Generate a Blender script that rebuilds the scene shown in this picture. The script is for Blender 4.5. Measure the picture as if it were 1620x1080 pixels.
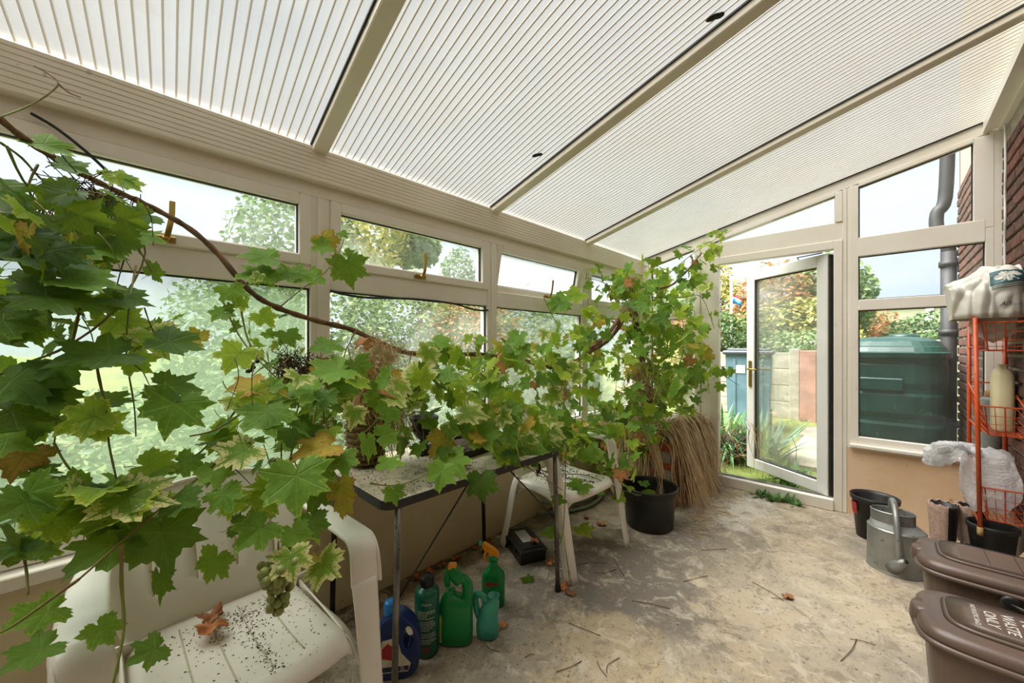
import bpy, math, random
from mathutils import Vector, Matrix, noise
rnd = random.Random(7)
for o in list(bpy.data.objects): bpy.data.objects.remove(o)
SC = bpy.context.scene
COL = SC.collection
# ------------------------------------------------------------------ camera, sky, sun, exposure
FPX = 607.0; YAW = math.atan(592/FPX); HORIZ = 547.0; CX, CY, CZ = 1.855, 0.0, 1.25
cam = bpy.data.cameras.new('camera'); camo = bpy.data.objects.new('camera', cam); COL.objects.link(camo)
cam.sensor_width = 36; cam.lens = 36*FPX/1620; cam.shift_y = (HORIZ-540)/1620; cam.clip_start = .02; cam.clip_end = 300
camo.location = (CX, CY, CZ); camo.rotation_euler = (math.pi/2, 0, YAW)
SC.camera = camo
SC.view_settings.view_transform = 'Standard'; SC.view_settings.look = 'None'
SC.view_settings.exposure = 1.1; SC.view_settings.gamma = 1; SC.view_settings.use_curve_mapping = False
SC.cycles.transparent_max_bounces = 32; SC.cycles.max_bounces = 10; SC.cycles.transmission_bounces = 8
SC.cycles.diffuse_bounces = 8; SC.cycles.sample_clamp_indirect = 6
W = bpy.data.worlds.new('overcast_sky'); SC.world = W; W.use_nodes = True
def sky():
    nt = W.node_tree; N = nt.nodes; L = nt.links; N.clear()
    out = N.new('ShaderNodeOutputWorld'); bg = N.new('ShaderNodeBackground'); tc = N.new('ShaderNodeTexCoord')
    sp = N.new('ShaderNodeSeparateXYZ'); L.new(tc.outputs['Generated'], sp.inputs[0])
    mp = N.new('ShaderNodeMapping'); mp.inputs['Scale'].default_value = (1.2, 1.2, 3.2); L.new(tc.outputs['Generated'], mp.inputs[0])
    no = N.new('ShaderNodeTexNoise'); no.inputs['Scale'].default_value = 1.7; no.inputs['Detail'].default_value = 6; no.inputs['Roughness'].default_value = .55
    L.new(mp.outputs[0], no.inputs[0])
    cr = N.new('ShaderNodeValToRGB'); cr.color_ramp.elements[0].position = .32; cr.color_ramp.elements[1].position = .54
    cr.color_ramp.elements[0].color = (.60, .74, .90, 1); cr.color_ramp.elements[1].color = (.78, .84, .90, 1)
    L.new(no.outputs[0], cr.inputs[0])
    # brighter towards the zenith, as an overcast sky is
    mr = N.new('ShaderNodeMapRange'); mr.inputs['From Min'].default_value = 0.0; mr.inputs['From Max'].default_value = 1.0
    mr.inputs['To Min'].default_value = .62; mr.inputs['To Max'].default_value = .80
    L.new(sp.outputs['Z'], mr.inputs['Value'])
    L.new(cr.outputs[0], bg.inputs['Color']); L.new(mr.outputs[0], bg.inputs['Strength']); L.new(bg.outputs[0], out.inputs[0])
sky()
sun = bpy.data.lights.new('hazy_sun', 'SUN'); sun.energy = 9.5; sun.angle = math.radians(50); sun.color = (1, .97, .93)
suno = bpy.data.objects.new('hazy_sun', sun); COL.objects.link(suno); suno.rotation_euler = (math.radians(28), 0, math.radians(-50))

# ------------------------------------------------------------------ measuring helpers (photo point + one known coordinate -> place)
_s, _c = math.sin(YAW), math.cos(YAW)
RIGHT = Vector((_c, _s, 0)); FWD = Vector((-_s, _c, 0)); UP = Vector((0, 0, 1))
def ray(u, v): return FWD + RIGHT*((u-810)/FPX) + UP*((HORIZ-v)/FPX)
CAMP = Vector((CX, CY, CZ))
def atd(u, v, d): return CAMP + ray(u, v)*d
def atx(u, v, x): r = ray(u, v); return CAMP + r*((x-CX)/r.x)
def aty(u, v, y): r = ray(u, v); return CAMP + r*((y-CY)/r.y)
def atz(u, v, z): r = ray(u, v); return CAMP + r*((z-CZ)/r.z)

# ------------------------------------------------------------------ materials
def srgb(h):
    if isinstance(h, str): h = tuple(int(h[i:i+2], 16)/255 for i in (0, 2, 4))
    return tuple((x/12.92 if x <= .04045 else ((x+.055)/1.055)**2.4) for x in h) + (1,)
def newmat(name):
    m = bpy.data.materials.new(name); m.use_nodes = True; nt = m.node_tree
    b = nt.nodes['Principled BSDF']; return m, nt, nt.nodes, nt.links, b
def ramp(N, L, src, stops):
    cr = N.new('ShaderNodeValToRGB'); e = cr.color_ramp.elements
    while len(e) < len(stops): e.new(.5)
    for k, (p, c) in enumerate(stops): e[k].position = p; e[k].color = c if len(c) == 4 else srgb(c)
    L.new(src, cr.inputs[0]); return cr.outputs[0]
def tex(N, L, scale, detail=4, coord='Object', sc=(1, 1, 1), rough=.55, dist=0):
    tc = N.new('ShaderNodeTexCoord'); mp = N.new('ShaderNodeMapping'); mp.inputs['Scale'].default_value = sc
    L.new(tc.outputs[coord], mp.inputs[0]); n = N.new('ShaderNodeTexNoise'); n.inputs['Scale'].default_value = scale
    n.inputs['Detail'].default_value = detail; n.inputs['Roughness'].default_value = rough; n.inputs['Distortion'].default_value = dist
    L.new(mp.outputs[0], n.inputs[0]); return n.outputs[0]
def mixc(N, L, f, a, b):
    m = N.new('ShaderNodeMix'); m.data_type = 'RGBA'
    for i, x in ((0, f), (6, a), (7, b)):
        if isinstance(x, (int, float, tuple)): m.inputs[i].default_value = x
        else: L.new(x, m.inputs[i])
    return m.outputs[2]
def mth(N, L, op, a, b=None, clamp=False):
    m = N.new('ShaderNodeMath'); m.operation = op; m.use_clamp = clamp
    for i, x in ((0, a), (1, b)):
        if x is None: continue
        if isinstance(x, (int, float)): m.inputs[i].default_value = x
        else: L.new(x, m.inputs[i])
    return m.outputs[0]
def bump(N, L, b, src, strength=.3, dist=.01):
    bp = N.new('ShaderNodeBump'); bp.inputs['Strength'].default_value = strength; bp.inputs['Distance'].default_value = dist
    L.new(src, bp.inputs['Height']); L.new(bp.outputs[0], b.inputs['Normal'])
def M(name, c1, c2=None, scale=8, rough=.6, metal=0, bmp=0, sc=(1, 1, 1), detail=4, lo=.35, hi=.65, spec=.5, dirt=None, dirtamt=.62, sub=0):
    m, nt, N, L, b = newmat(name)
    b.inputs['Roughness'].default_value = rough; b.inputs['Metallic'].default_value = metal
    b.inputs['Specular IOR Level'].default_value = spec
    n = tex(N, L, scale, detail, sc=sc)
    c = ramp(N, L, n, [(lo, srgb(c1)), (hi, srgb(c2 or c1))])
    if dirt:
        n2 = tex(N, L, scale*6, 6); f = ramp(N, L, n2, [(dirtamt, (0, 0, 0, 1)), (dirtamt+.08, (1, 1, 1, 1))]); c = mixc(N, L, f, c, srgb(dirt))
    L.new(c, b.inputs['Base Color'])
    if bmp: bump(N, L, b, tex(N, L, scale*5, 5, sc=sc), bmp)
    if sub: b.inputs['Subsurface Weight'].default_value = sub; b.inputs['Subsurface Radius'].default_value = (.02, .02, .01)
    return m
MAT = {}
MAT['upvc'] = M('cream_upvc', 'EFEADF', 'E8E1D3', 3, .38, dirt='A89B80', dirtamt=.70)
MAT['upvc_out'] = M('white_upvc', 'E4E3DE', 'DAD9D3', 3, .35)
MAT['rafter'] = M('cream_rafter', 'EDE6D6', 'E2D9C8', 2, .42, dirt='A0917A', dirtamt=.7)
MAT['seal'] = M('black_rubber_seal', '1E1E1D', '2A2927', 20, .6)
MAT['plaster'] = M('cream_plaster', 'DCCFAF', 'CABA95', 2.2, .85, bmp=.25, dirt='93835F', dirtamt=.66)
MAT['plaster_end'] = M('peach_plaster', 'E8CBA8', 'DAB68E', 2.2, .85, bmp=.25, dirt='B38E64', dirtamt=.66)
MAT['chair'] = M('white_plastic', 'F0ECE0', 'E8E3D5', 4, .3, dirt='C3B596', dirtamt=.68)
MAT['black_plastic'] = M('black_plastic', '1B1A19', '262523', 9, .42, bmp=.05)
MAT['black_edge'] = M('black_edge_band', '1F1E1D', '2C2A28', 9, .5)
MAT['steel'] = M('weathered_steel', '8C8A84', '6B6863', 12, .38, .75, dirt='5A4636', dirtamt=.6)
MAT['dark_steel'] = M('dark_steel', '3D3A37', '2B2927', 12, .45, .5)
MAT['galv'] = M('galvanised_zinc', '9A9B96', '83847F', 7, .42, .55, dirt='6E6C66', dirtamt=.62, bmp=.05)
MAT['brass'] = M('brass', 'B79A52', '8F7738', 14, .35, .85)
MAT['brown_plastic'] = M('brown_plastic', '665449', '584940', 4, .33, dirt='7B6D61', dirtamt=.70)
MAT['white_print'] = M('white_print', 'D9D5CD', 'C9C4BA', 20, .6)
MAT['orange'] = M('orange_coated_wire', 'CE5A2A', 'B9481F', 14, .4, dirt='6B2E18', dirtamt=.64)
MAT['bottle_blue'] = M('blue_plastic', '1C3570', '152A5C', 6, .3)
MAT['cap_blue'] = M('bright_blue_plastic', '2A84D0', '1F72BC', 6, .3)
MAT['bottle_green'] = M('green_plastic', '149048', '0F7C3C', 6, .3)
MAT['bottle_darkgreen'] = M('dark_green_plastic', '0E6650', '0B5A46', 6, .28)
MAT['bottle_teal'] = M('teal_plastic', '4FB39A', '2C8F79', 10, .28)
MAT['cap_orange'] = M('orange_plastic', 'F5A11B', 'E8930F', 6, .35)
MAT['cap_black'] = M('black_cap', '161616', '222222', 6, .4)
MAT['label'] = M('paper_label', 'DCD6C4', 'C9C1AA', 30, .6, dirt='8C4A44', dirtamt=.6)
MAT['label_yellow'] = M('yellow_label', 'CFC56A', 'B9B15A', 30, .6)
MAT['red'] = M('red_print', 'B02B30', '9C2226', 30, .6)
MAT['bark'] = M('vine_bark', '8A6A4C', '5E4430', 30, .9, bmp=.6, sc=(1, 1, .3))
MAT['bark_dark'] = M('dark_bark', '6B4F3A', '42301F', 30, .9, bmp=.6)
MAT['shoot'] = M('green_shoot', '7C8A3C', '7E5E38', 6, .6)
MAT['straw'] = M('straw', 'DEC79E', 'C2A679', 12, .85)
MAT['straw2'] = M('dark_straw', 'BBA07A', '947652', 12, .85)
MAT['debris'] = M('dark_crumbs', '4A3627', '2C2018', 40, .9)
MAT['twig'] = M('twig_bark', '7A5438', '573A26', 30, .9)
MAT['dry'] = M('dry_brown_leaf', 'A87048', '7C4A2C', 14, .8, bmp=.3)
MAT['dry_orange'] = M('dry_orange_leaf', 'C88850', 'A8603A', 14, .8, bmp=.3)
MAT['grape'] = M('green_grape', '9AA45C', '7A8446', 40, .3, sub=.2)
MAT['raisin'] = M('shrivelled_grape', '3A2E30', '241C20', 40, .5)
MAT['brick'] = M('brown_brick', '6E4A3C', '47342E', 26, .9, bmp=.6, dirt='9A7F70', dirtamt=.62)
MAT['brick_red'] = M('red_brick', '80503F', '5C3B32', 26, .9, bmp=.6, dirt='AA8F80', dirtamt=.62)
MAT['brick_orange'] = M('orange_brick', 'C4673A', 'A24F2B', 20, .85, bmp=.3, dirt='8A5A3C', dirtamt=.6)
MAT['mortar'] = M('mortar', 'B8AE9C', 'A0968A', 30, .95, bmp=.4)
MAT['wood'] = M('grey_wood', 'B49A78', '8C7355', 5, .8, bmp=.3, sc=(1, 8, 8))
MAT['urn'] = M('black_urn', '24231F', '12110F', 30, .6, bmp=.8)
MAT['basketpot'] = M('woven_clay', '8F7448', '65502F', 25, .85, bmp=.6)
MAT['bag'] = M('off_white_polythene', 'DAD8CE', 'CFCCC0', 5, .42)
MAT['teal_print'] = M('teal_print', '2F5F66', '28545B', 30, .5)
MAT['navy_print'] = M('navy_print', '1F2A4E', '1F2A4E', 30, .5)
MAT['cream_can'] = M('cream_plastic', 'D9CFA8', 'CFC49A', 6, .4)
MAT['grey_can'] = M('grey_green_tube', '8A9389', '76807A', 6, .5, dirt='A5A79A')
MAT['cork'] = M('cork', 'A98A5A', '8A6C42', 40, .9)
MAT['knit'] = M('pink_beige_knit', 'D8BBA6', 'BD9C86', 60, .95, bmp=1.0)
MAT['tank'] = M('dark_green_tank', '143E37', '0F322B', 3, .4, dirt='2C6458')
MAT['bin_blue'] = M('blue_grey_bin', '6A8694', '587480', 4, .45)
MAT['bin_lid'] = M('dark_grey_lid', '565C66', '464C55', 4, .45)
MAT['sleeper'] = M('pale_concrete_board', 'B9B0A0', '9A917F', 3, .9, bmp=.4, dirt='7C7862', sc=(1, 1, 3))
MAT['pinkpost'] = M('pinkish_post', 'B8897A', '9C7264', 5, .9, bmp=.4)
MAT['garage'] = M('pale_green_render', 'B2B298', 'A5A58C', 2, .9)
MAT['pipe'] = M('black_downpipe', '1F1D21', '2A272B', 12, .6)
MAT['dark_stem'] = M('dark_stems', '4A3B2C', '6D5B45', 20, .9)
MAT['white_plastic'] = M('bright_white_plastic', 'E9E9E6', 'DCDCD8', 6, .4)
MAT['paving'] = M('pale_paving', 'A59C8C', '8B8272', 4, .9, bmp=.3, dirt='6F6A52')
def leafsimple(name, c1, c2, tr=.3):
    m, nt, N, L, b = newmat(name)
    oi = N.new('ShaderNodeNewGeometry'); n = tex(N, L, 1.3, 3)
    f = mth(N, L, 'ADD', mth(N, L, 'MULTIPLY', oi.outputs['Random Per Island'], .7), mth(N, L, 'MULTIPLY', n, .4))
    c = ramp(N, L, f, [(.2, srgb(c1)), (.85, srgb(c2))]); L.new(c, b.inputs['Base Color']); b.inputs['Roughness'].default_value = .55
    t = N.new('ShaderNodeBsdfTranslucent'); L.new(c, t.inputs[0]); mx = N.new('ShaderNodeMixShader'); mx.inputs[0].default_value = tr
    L.new(b.outputs[0], mx.inputs[1]); L.new(t.outputs[0], mx.inputs[2]); L.new(mx.outputs[0], N['Material Output'].inputs[0]); return m
MAT['fol_green'] = leafsimple('shrub_leaves_green', '38542A', '779456')
MAT['fol_pale'] = leafsimple('shrub_leaves_pale', '567440', '9CB074')
MAT['fol_yellow'] = leafsimple('shrub_leaves_yellow', '7C8A42', 'D2C46C')
MAT['fol_autumn'] = leafsimple('shrub_leaves_autumn', '7D8250', 'C98C5C')
MAT['fol_blue'] = leafsimple('blue_green_blades', '4F7A66', '86A894')
MAT['strap'] = leafsimple('strap_leaves', '3A7036', '78A85A')
MAT['weed'] = leafsimple('weed_leaves', '3F6B2E', '7A9E4A')

def grapeleaf(name, g1, g2, edgec, edge_amt, vein, tr=.38, blotch=None):
    m, nt, N, L, b = newmat(name)
    uv = N.new('ShaderNodeUVMap'); uv.uv_map = 'leaf'; sp = N.new('ShaderNodeSeparateXYZ'); L.new(uv.outputs[0], sp.inputs[0])
    x = mth(N, L, 'ADD', sp.outputs[0], -.5); y = mth(N, L, 'ADD', sp.outputs[1], -.5)
    d = None
    for a in (0, 52, -52, 108, -108):
        sa, ca = math.sin(math.radians(a)), math.cos(math.radians(a))
        per = mth(N, L, 'ABSOLUTE', mth(N, L, 'SUBTRACT', mth(N, L, 'MULTIPLY', x, ca), mth(N, L, 'MULTIPLY', y, sa)))
        al = mth(N, L, 'ADD', mth(N, L, 'MULTIPLY', x, sa), mth(N, L, 'MULTIPLY', y, ca))
        back = mth(N, L, 'LESS_THAN', al, 0.0)
        dd = mth(N, L, 'ADD', per, back)
        # side veins branching off each main vein
        w = mth(N, L, 'PINGPONG', mth(N, L, 'SUBTRACT', al, mth(N, L, 'MULTIPLY', per, .8)), .045)
        side = mth(N, L, 'ADD', mth(N, L, 'MULTIPLY', w, 1.8), mth(N, L, 'MULTIPLY', mth(N, L, 'GREATER_THAN', per, .13), 1.0))
        side = mth(N, L, 'ADD', mth(N, L, 'ADD', side, back), .006)
        dd = mth(N, L, 'MINIMUM', dd, side)
        d = dd if d is None else mth(N, L, 'MINIMUM', d, dd)
    vf = ramp(N, L, d, [(0.004, (1, 1, 1, 1)), (.016, (0, 0, 0, 1))])
    n = tex(N, L, 9, 4, coord='Object'); oi = N.new('ShaderNodeObjectInfo'); ge = N.new('ShaderNodeNewGeometry')
    f = mth(N, L, 'ADD', mth(N, L, 'MULTIPLY', n, .8), mth(N, L, 'MULTIPLY', mth(N, L, 'FRACT', mth(N, L, 'ADD', oi.outputs['Random'], ge.outputs['Random Per Island'])), .45))
    base = ramp(N, L, f, [(.3, srgb(g1)), (.85, srgb(g2))])
    at = N.new('ShaderNodeAttribute'); at.attribute_name = 'edge'
    n2 = tex(N, L, 26, 4, coord='Object')
    ef = mth(N, L, 'ADD', at.outputs['Fac'], mth(N, L, 'MULTIPLY', mth(N, L, 'SUBTRACT', n2, .5), 1.5))
    ef = mth(N, L, 'SUBTRACT', ef, vf if edge_amt > .4 else 0.0)
    ef = ramp(N, L, ef, [(1.12-edge_amt*.75, (0, 0, 0, 1)), (1.32-edge_amt*.75, (1, 1, 1, 1))])
    c = mixc(N, L, ef, base, srgb(edgec))
    if blotch:
        bf = ramp(N, L, tex(N, L, 14, 5, coord='Object'), [(.62, (0, 0, 0, 1)), (.68, (1, 1, 1, 1))]); c = mixc(N, L, bf, c, srgb(blotch))
    c = mixc(N, L, mth(N, L, 'MULTIPLY', vf, .38), c, srgb(vein))
    L.new(c, b.inputs['Base Color']); b.inputs['Roughness'].default_value = .55; b.inputs['Specular IOR Level'].default_value = .22
    bump(N, L, b, mth(N, L, 'MULTIPLY', vf, -1.0), .35, .004)
    t = N.new('ShaderNodeBsdfTranslucent'); L.new(mixc(N, L, .5, c, srgb('B8D038')) if edge_amt < .9 else c, t.inputs[0])
    mx = N.new('ShaderNodeMixShader'); mx.inputs[0].default_value = tr
    L.new(b.outputs[0], mx.inputs[1]); L.new(t.outputs[0], mx.inputs[2]); L.new(mx.outputs[0], N['Material Output'].inputs[0]); return m
LEAFM = [grapeleaf('vine_leaf_dark', '2F4E16', '4C7424', '56782C', .1, '6E8C40'),
         grapeleaf('vine_leaf_green', '456F20', '709C34', '8FA844', .25, '8AA650'),
         grapeleaf('vine_leaf_bright', '7AA02C', 'A8C23E', 'C8CC5C', .4, '56782A', .5),
         grapeleaf('vine_leaf_yellow_edged', '638A2C', '94AE44', 'DCD694', .75, '4E7228', .45),
         grapeleaf('vine_leaf_yellow', 'A89C34', 'C8AE48', 'B8883C', .7, '7C7A2C', .4, '9A6A34'),
         grapeleaf('vine_leaf_brown', '9A6236', 'B87E4C', '84502C', .7, '6E4428', .25, '7A4A2A')]

def glassmat(name, haze, hc='DDE8DC', scale=1.6, lo=.35, hi=.75, green=None):
    m, nt, N, L, b = newmat(name); N.remove(b)
    tr = N.new('ShaderNodeBsdfTransparent'); tr.inputs[0].default_value = (.97, .985, .975, 1)
    gl = N.new('ShaderNodeBsdfGlossy'); gl.inputs['Roughness'].default_value = .02; gl.inputs[0].default_value = (1, 1, 1, 1)
    fr = N.new('ShaderNodeFresnel'); fr.inputs[0].default_value = 1.45
    m1 = N.new('ShaderNodeMixShader'); L.new(mth(N, L, 'MULTIPLY', fr.outputs[0], .6), m1.inputs[0]); L.new(tr.outputs[0], m1.inputs[1]); L.new(gl.outputs[0], m1.inputs[2])
    tl = N.new('ShaderNodeBsdfTranslucent'); tl.inputs[0].default_value = srgb(hc)
    df = N.new('ShaderNodeBsdfDiffuse'); df.inputs[0].default_value = srgb(hc)
    m0 = N.new('ShaderNodeMixShader'); m0.inputs[0].default_value = .25; L.new(tl.outputs[0], m0.inputs[1]); L.new(df.outputs[0], m0.inputs[2])
    n = tex(N, L, scale, 7, rough=.6, dist=.6, sc=(1, 1, 1))
    n2 = tex(N, L, 14, 6, sc=(1, 1, .25))
    f = mth(N, L, 'ADD', mth(N, L, 'MULTIPLY', n, .8), mth(N, L, 'MULTIPLY', n2, .2))
    fac = ramp(N, L, f, [(lo, (haze*.25,)*3+(1,)), (hi, (min(1, haze*1.5),)*3+(1,))])
    m2 = N.new('ShaderNodeMixShader'); L.new(fac, m2.inputs[0]); L.new(m1.outputs[0], m2.inputs[1]); L.new(m0.outputs[0], m2.inputs[2])
    L.new(m2.outputs[0], N['Material Output'].inputs[0]); return m
MAT['glass_clear'] = glassmat('window_glass', .06)
MAT['glass_door'] = glassmat('dusty_window_glass', .16)
MAT['glass_fog'] = glassmat('misted_glass', .42, 'A9BC9E')
MAT['glass_fog2'] = glassmat('lightly_misted_glass', .16, 'DDE6D6', 2.4, .45, .7)
MAT['glass_top'] = glassmat('condensation_glass', .45, 'E3EBE8', 2.2)

def polymat():
    m, nt, N, L, b = newmat('polycarbonate_sheet')
    n = tex(N, L, 1.2, 6, sc=(1, 1, 1), rough=.65); n3 = tex(N, L, 60, 2, sc=(.05, 1, 1))
    c = ramp(N, L, n, [(.3, srgb('E6E7E6')), (.75, srgb('D4CFC2'))]); 
    c = mixc(N, L, ramp(N, L, tex(N, L, 5, 8, rough=.7), [(.62, (0, 0, 0, 1)), (.8, (.35,)*3+(1,))]), c, srgb('B9AE98'))
    L.new(c, b.inputs['Base Color']); b.inputs['Roughness'].default_value = .3
    t = N.new('ShaderNodeBsdfTranslucent'); L.new(c, t.inputs[0]); tp = N.new('ShaderNodeBsdfTransparent')
    mx = N.new('ShaderNodeMixShader'); mx.inputs[0].default_value = .08; L.new(b.outputs[0], mx.inputs[1]); L.new(t.outputs[0], mx.inputs[2])
    m3 = N.new('ShaderNodeMixShader'); m3.inputs[0].default_value = .26; L.new(mx.outputs[0], m3.inputs[1]); L.new(tp.outputs[0], m3.inputs[2])
    L.new(m3.outputs[0], N['Material Output'].inputs[0]); return m
MAT['poly'] = polymat()
def leafline():
    m, nt, N, L, b = newmat('dirty_flute'); b.inputs['Base Color'].default_value = srgb('A39B88'); b.inputs['Roughness'].default_value = .6
    t = N.new('ShaderNodeBsdfTranslucent'); t.inputs[0].default_value = srgb('A8A08E'); mx = N.new('ShaderNodeMixShader'); mx.inputs[0].default_value = .12
    L.new(b.outputs[0], mx.inputs[1]); L.new(t.outputs[0], mx.inputs[2]); L.new(mx.outputs[0], N['Material Output'].inputs[0]); return m
MAT['poly_line'] = leafline()
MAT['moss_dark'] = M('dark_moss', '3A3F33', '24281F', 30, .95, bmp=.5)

def floormat():
    m, nt, N, L, b = newmat('stained_concrete')
    n1 = tex(N, L, 1.1, 6, rough=.6, dist=.4); n2 = tex(N, L, 4.5, 8, rough=.7); n3 = tex(N, L, 45, 6, rough=.7)
    c = ramp(N, L, n1, [(.30, srgb('8A8275')), (.44, srgb('9C9280')), (.55, srgb('B2A288')), (.68, srgb('BDAE95'))])
    c = mixc(N, L, ramp(N, L, n2, [(.36, (.8,)*3+(1,)), (.5, (0, 0, 0, 1))]), c, srgb('857C6C'))
    c = mixc(N, L, ramp(N, L, n2, [(.58, (0, 0, 0, 1)), (.72, (.7,)*3+(1,))]), c, srgb('D0C6B2'))
    # an old dark damp stain in the middle of the slab, and green-black grime along the window wall
    tc = N.new('ShaderNodeTexCoord')
    def blob(cx, cy, rx, ry, amt, col, c, soft=.55):
        mp = N.new('ShaderNodeMapping'); mp.inputs['Location'].default_value = (-cx/rx, -cy/ry, 0); mp.inputs['Scale'].default_value = (1/rx, 1/ry, 0)
        L.new(tc.outputs['Object'], mp.inputs[0]); vm = N.new('ShaderNodeVectorMath'); vm.operation = 'LENGTH'; L.new(mp.outputs[0], vm.inputs[0])
        v = mth(N, L, 'ADD', vm.outputs['Value'], mth(N, L, 'MULTIPLY', mth(N, L, 'SUBTRACT', n2, .5), 3.2))
        return mixc(N, L, ramp(N, L, v, [(soft, (amt,)*3+(1,)), (1.0, (0, 0, 0, 1))]), c, srgb(col))
    c = blob(.82, 1.80, .50, .62, .85, '6E675E', c, .7); c = blob(1.0, 2.6, .50, .66, .7, '7F776A', c, .6)
    c = blob(1.0, 3.3, .28, .4, .8, 'DDD5C6', c); c = blob(1.55, 2.35, .45, .5, .5, 'C6B89F', c); c = blob(1.1, 1.35, .5, .35, .6, 'C8B48E', c); c = blob(.55, 1.35, .25, .35, .6, 'A5A097', c)
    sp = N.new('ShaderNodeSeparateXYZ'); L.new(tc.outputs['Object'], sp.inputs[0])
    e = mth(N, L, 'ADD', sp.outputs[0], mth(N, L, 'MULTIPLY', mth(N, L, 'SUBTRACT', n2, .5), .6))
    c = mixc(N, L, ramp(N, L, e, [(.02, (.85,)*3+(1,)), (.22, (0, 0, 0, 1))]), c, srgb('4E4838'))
    c = mixc(N, L, ramp(N, L, n3, [(.36, (.9,)*3+(1,)), (.42, (0, 0, 0, 1))]), c, srgb('6A5E4D'))
    c = mixc(N, L, ramp(N, L, tex(N, L, 9, 9, rough=.75, dist=.8), [(.52, (0, 0, 0, 1)), (.60, (.55,)*3+(1,))]), c, srgb('CFC3AE'))
    c = mixc(N, L, ramp(N, L, tex(N, L, 6.5, 9, rough=.78, dist=1.2), [(.40, (.6,)*3+(1,)), (.47, (0, 0, 0, 1))]), c, srgb('7C7262'))
    c = mixc(N, L, ramp(N, L, tex(N, L, 18, 5, rough=.8), [(.64, (0, 0, 0, 1)), (.70, (.8,)*3+(1,))]), c, srgb('5E5344'))
    vo = N.new('ShaderNodeTexVoronoi'); vo.feature = 'DISTANCE_TO_EDGE'; vo.inputs['Scale'].default_value = 1.3
    mp = N.new('ShaderNodeMapping'); L.new(tc.outputs['Object'], mp.inputs[0])
    nz = N.new('ShaderNodeTexNoise'); nz.inputs['Scale'].default_value = 3; nz.inputs['Detail'].default_value = 6; L.new(tc.outputs['Object'], nz.inputs[0])
    av = N.new('ShaderNodeVectorMath'); av.operation = 'ADD'; L.new(mp.outputs[0], av.inputs[0]); L.new(nz.outputs[1], av.inputs[1]); L.new(av.outputs[0], vo.inputs[0])
    ck = ramp(N, L, vo.outputs['Distance'], [(.002, (.45,)*3+(1,)), (.006, (0, 0, 0, 1))]); c = mixc(N, L, ck, c, srgb('6E6250'))
    L.new(c, b.inputs['Base Color']); b.inputs['Roughness'].default_value = .8
    h = mth(N, L, 'ADD', mth(N, L, 'MULTIPLY', n3, .4), mth(N, L, 'MULTIPLY', n2, .8)); bump(N, L, b, h, .35, .008); return m
MAT['floor'] = floormat()
def groundmat():
    m, nt, N, L, b = newmat('mossy_ground')
    n1 = tex(N, L, .9, 6, dist=.5); n2 = tex(N, L, 30, 6, rough=.75)
    c = ramp(N, L, n1, [(.35, srgb('71823A')), (.5, srgb('88924E')), (.62, srgb('7E7C5E'))])
    c = mixc(N, L, ramp(N, L, n2, [(.4, (.8,)*3+(1,)), (.55, (0, 0, 0, 1))]), c, srgb('66762C'))
    L.new(c, b.inputs['Base Color']); b.inputs['Roughness'].default_value = .95; bump(N, L, b, n2, .8, .03); return m
MAT['ground'] = groundmat()
def tabletopmat():
    m, nt, N, L, b = newmat('speckled_laminate')
    n = tex(N, L, 160, 3, rough=.7)
    c = ramp(N, L, n, [(.36, srgb('8F7F68')), (.44, srgb('D9CDB6')), (.7, srgb('E6DCC8'))])
    c = mixc(N, L, ramp(N, L, tex(N, L, 9, 6, rough=.7), [(.5, (0, 0, 0, 1)), (.66, (.85,)*3+(1,))]), c, srgb('85765F'))
    L.new(c, b.inputs['Base Color']); b.inputs['Roughness'].default_value = .5; return m
MAT['tabletop'] = tabletopmat()
def wrapmat():
    m, nt, N, L, b = newmat('bubble_wrap')
    b.inputs['Base Color'].default_value = (.95, .96, .97, 1); b.inputs['Roughness'].default_value = .12
    t = N.new('ShaderNodeBsdfTransparent'); tl = N.new('ShaderNodeBsdfTranslucent'); tl.inputs[0].default_value = (.97, .98, .99, 1)
    a = N.new('ShaderNodeMixShader'); a.inputs[0].default_value = .5; L.new(b.outputs[0], a.inputs[1]); L.new(tl.outputs[0], a.inputs[2])
    c = N.new('ShaderNodeMixShader'); c.inputs[0].default_value = .38; L.new(a.outputs[0], c.inputs[1]); L.new(t.outputs[0], c.inputs[2]); L.new(c.outputs[0], N['Material Output'].inputs[0])
    vo = N.new('ShaderNodeTexVoronoi'); vo.inputs['Scale'].default_value = 90; tc = N.new('ShaderNodeTexCoord'); L.new(tc.outputs['Object'], vo.inputs[0]); bump(N, L, b, vo.outputs[0], .9, .004); return m
MAT['wrap'] = wrapmat()

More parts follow.
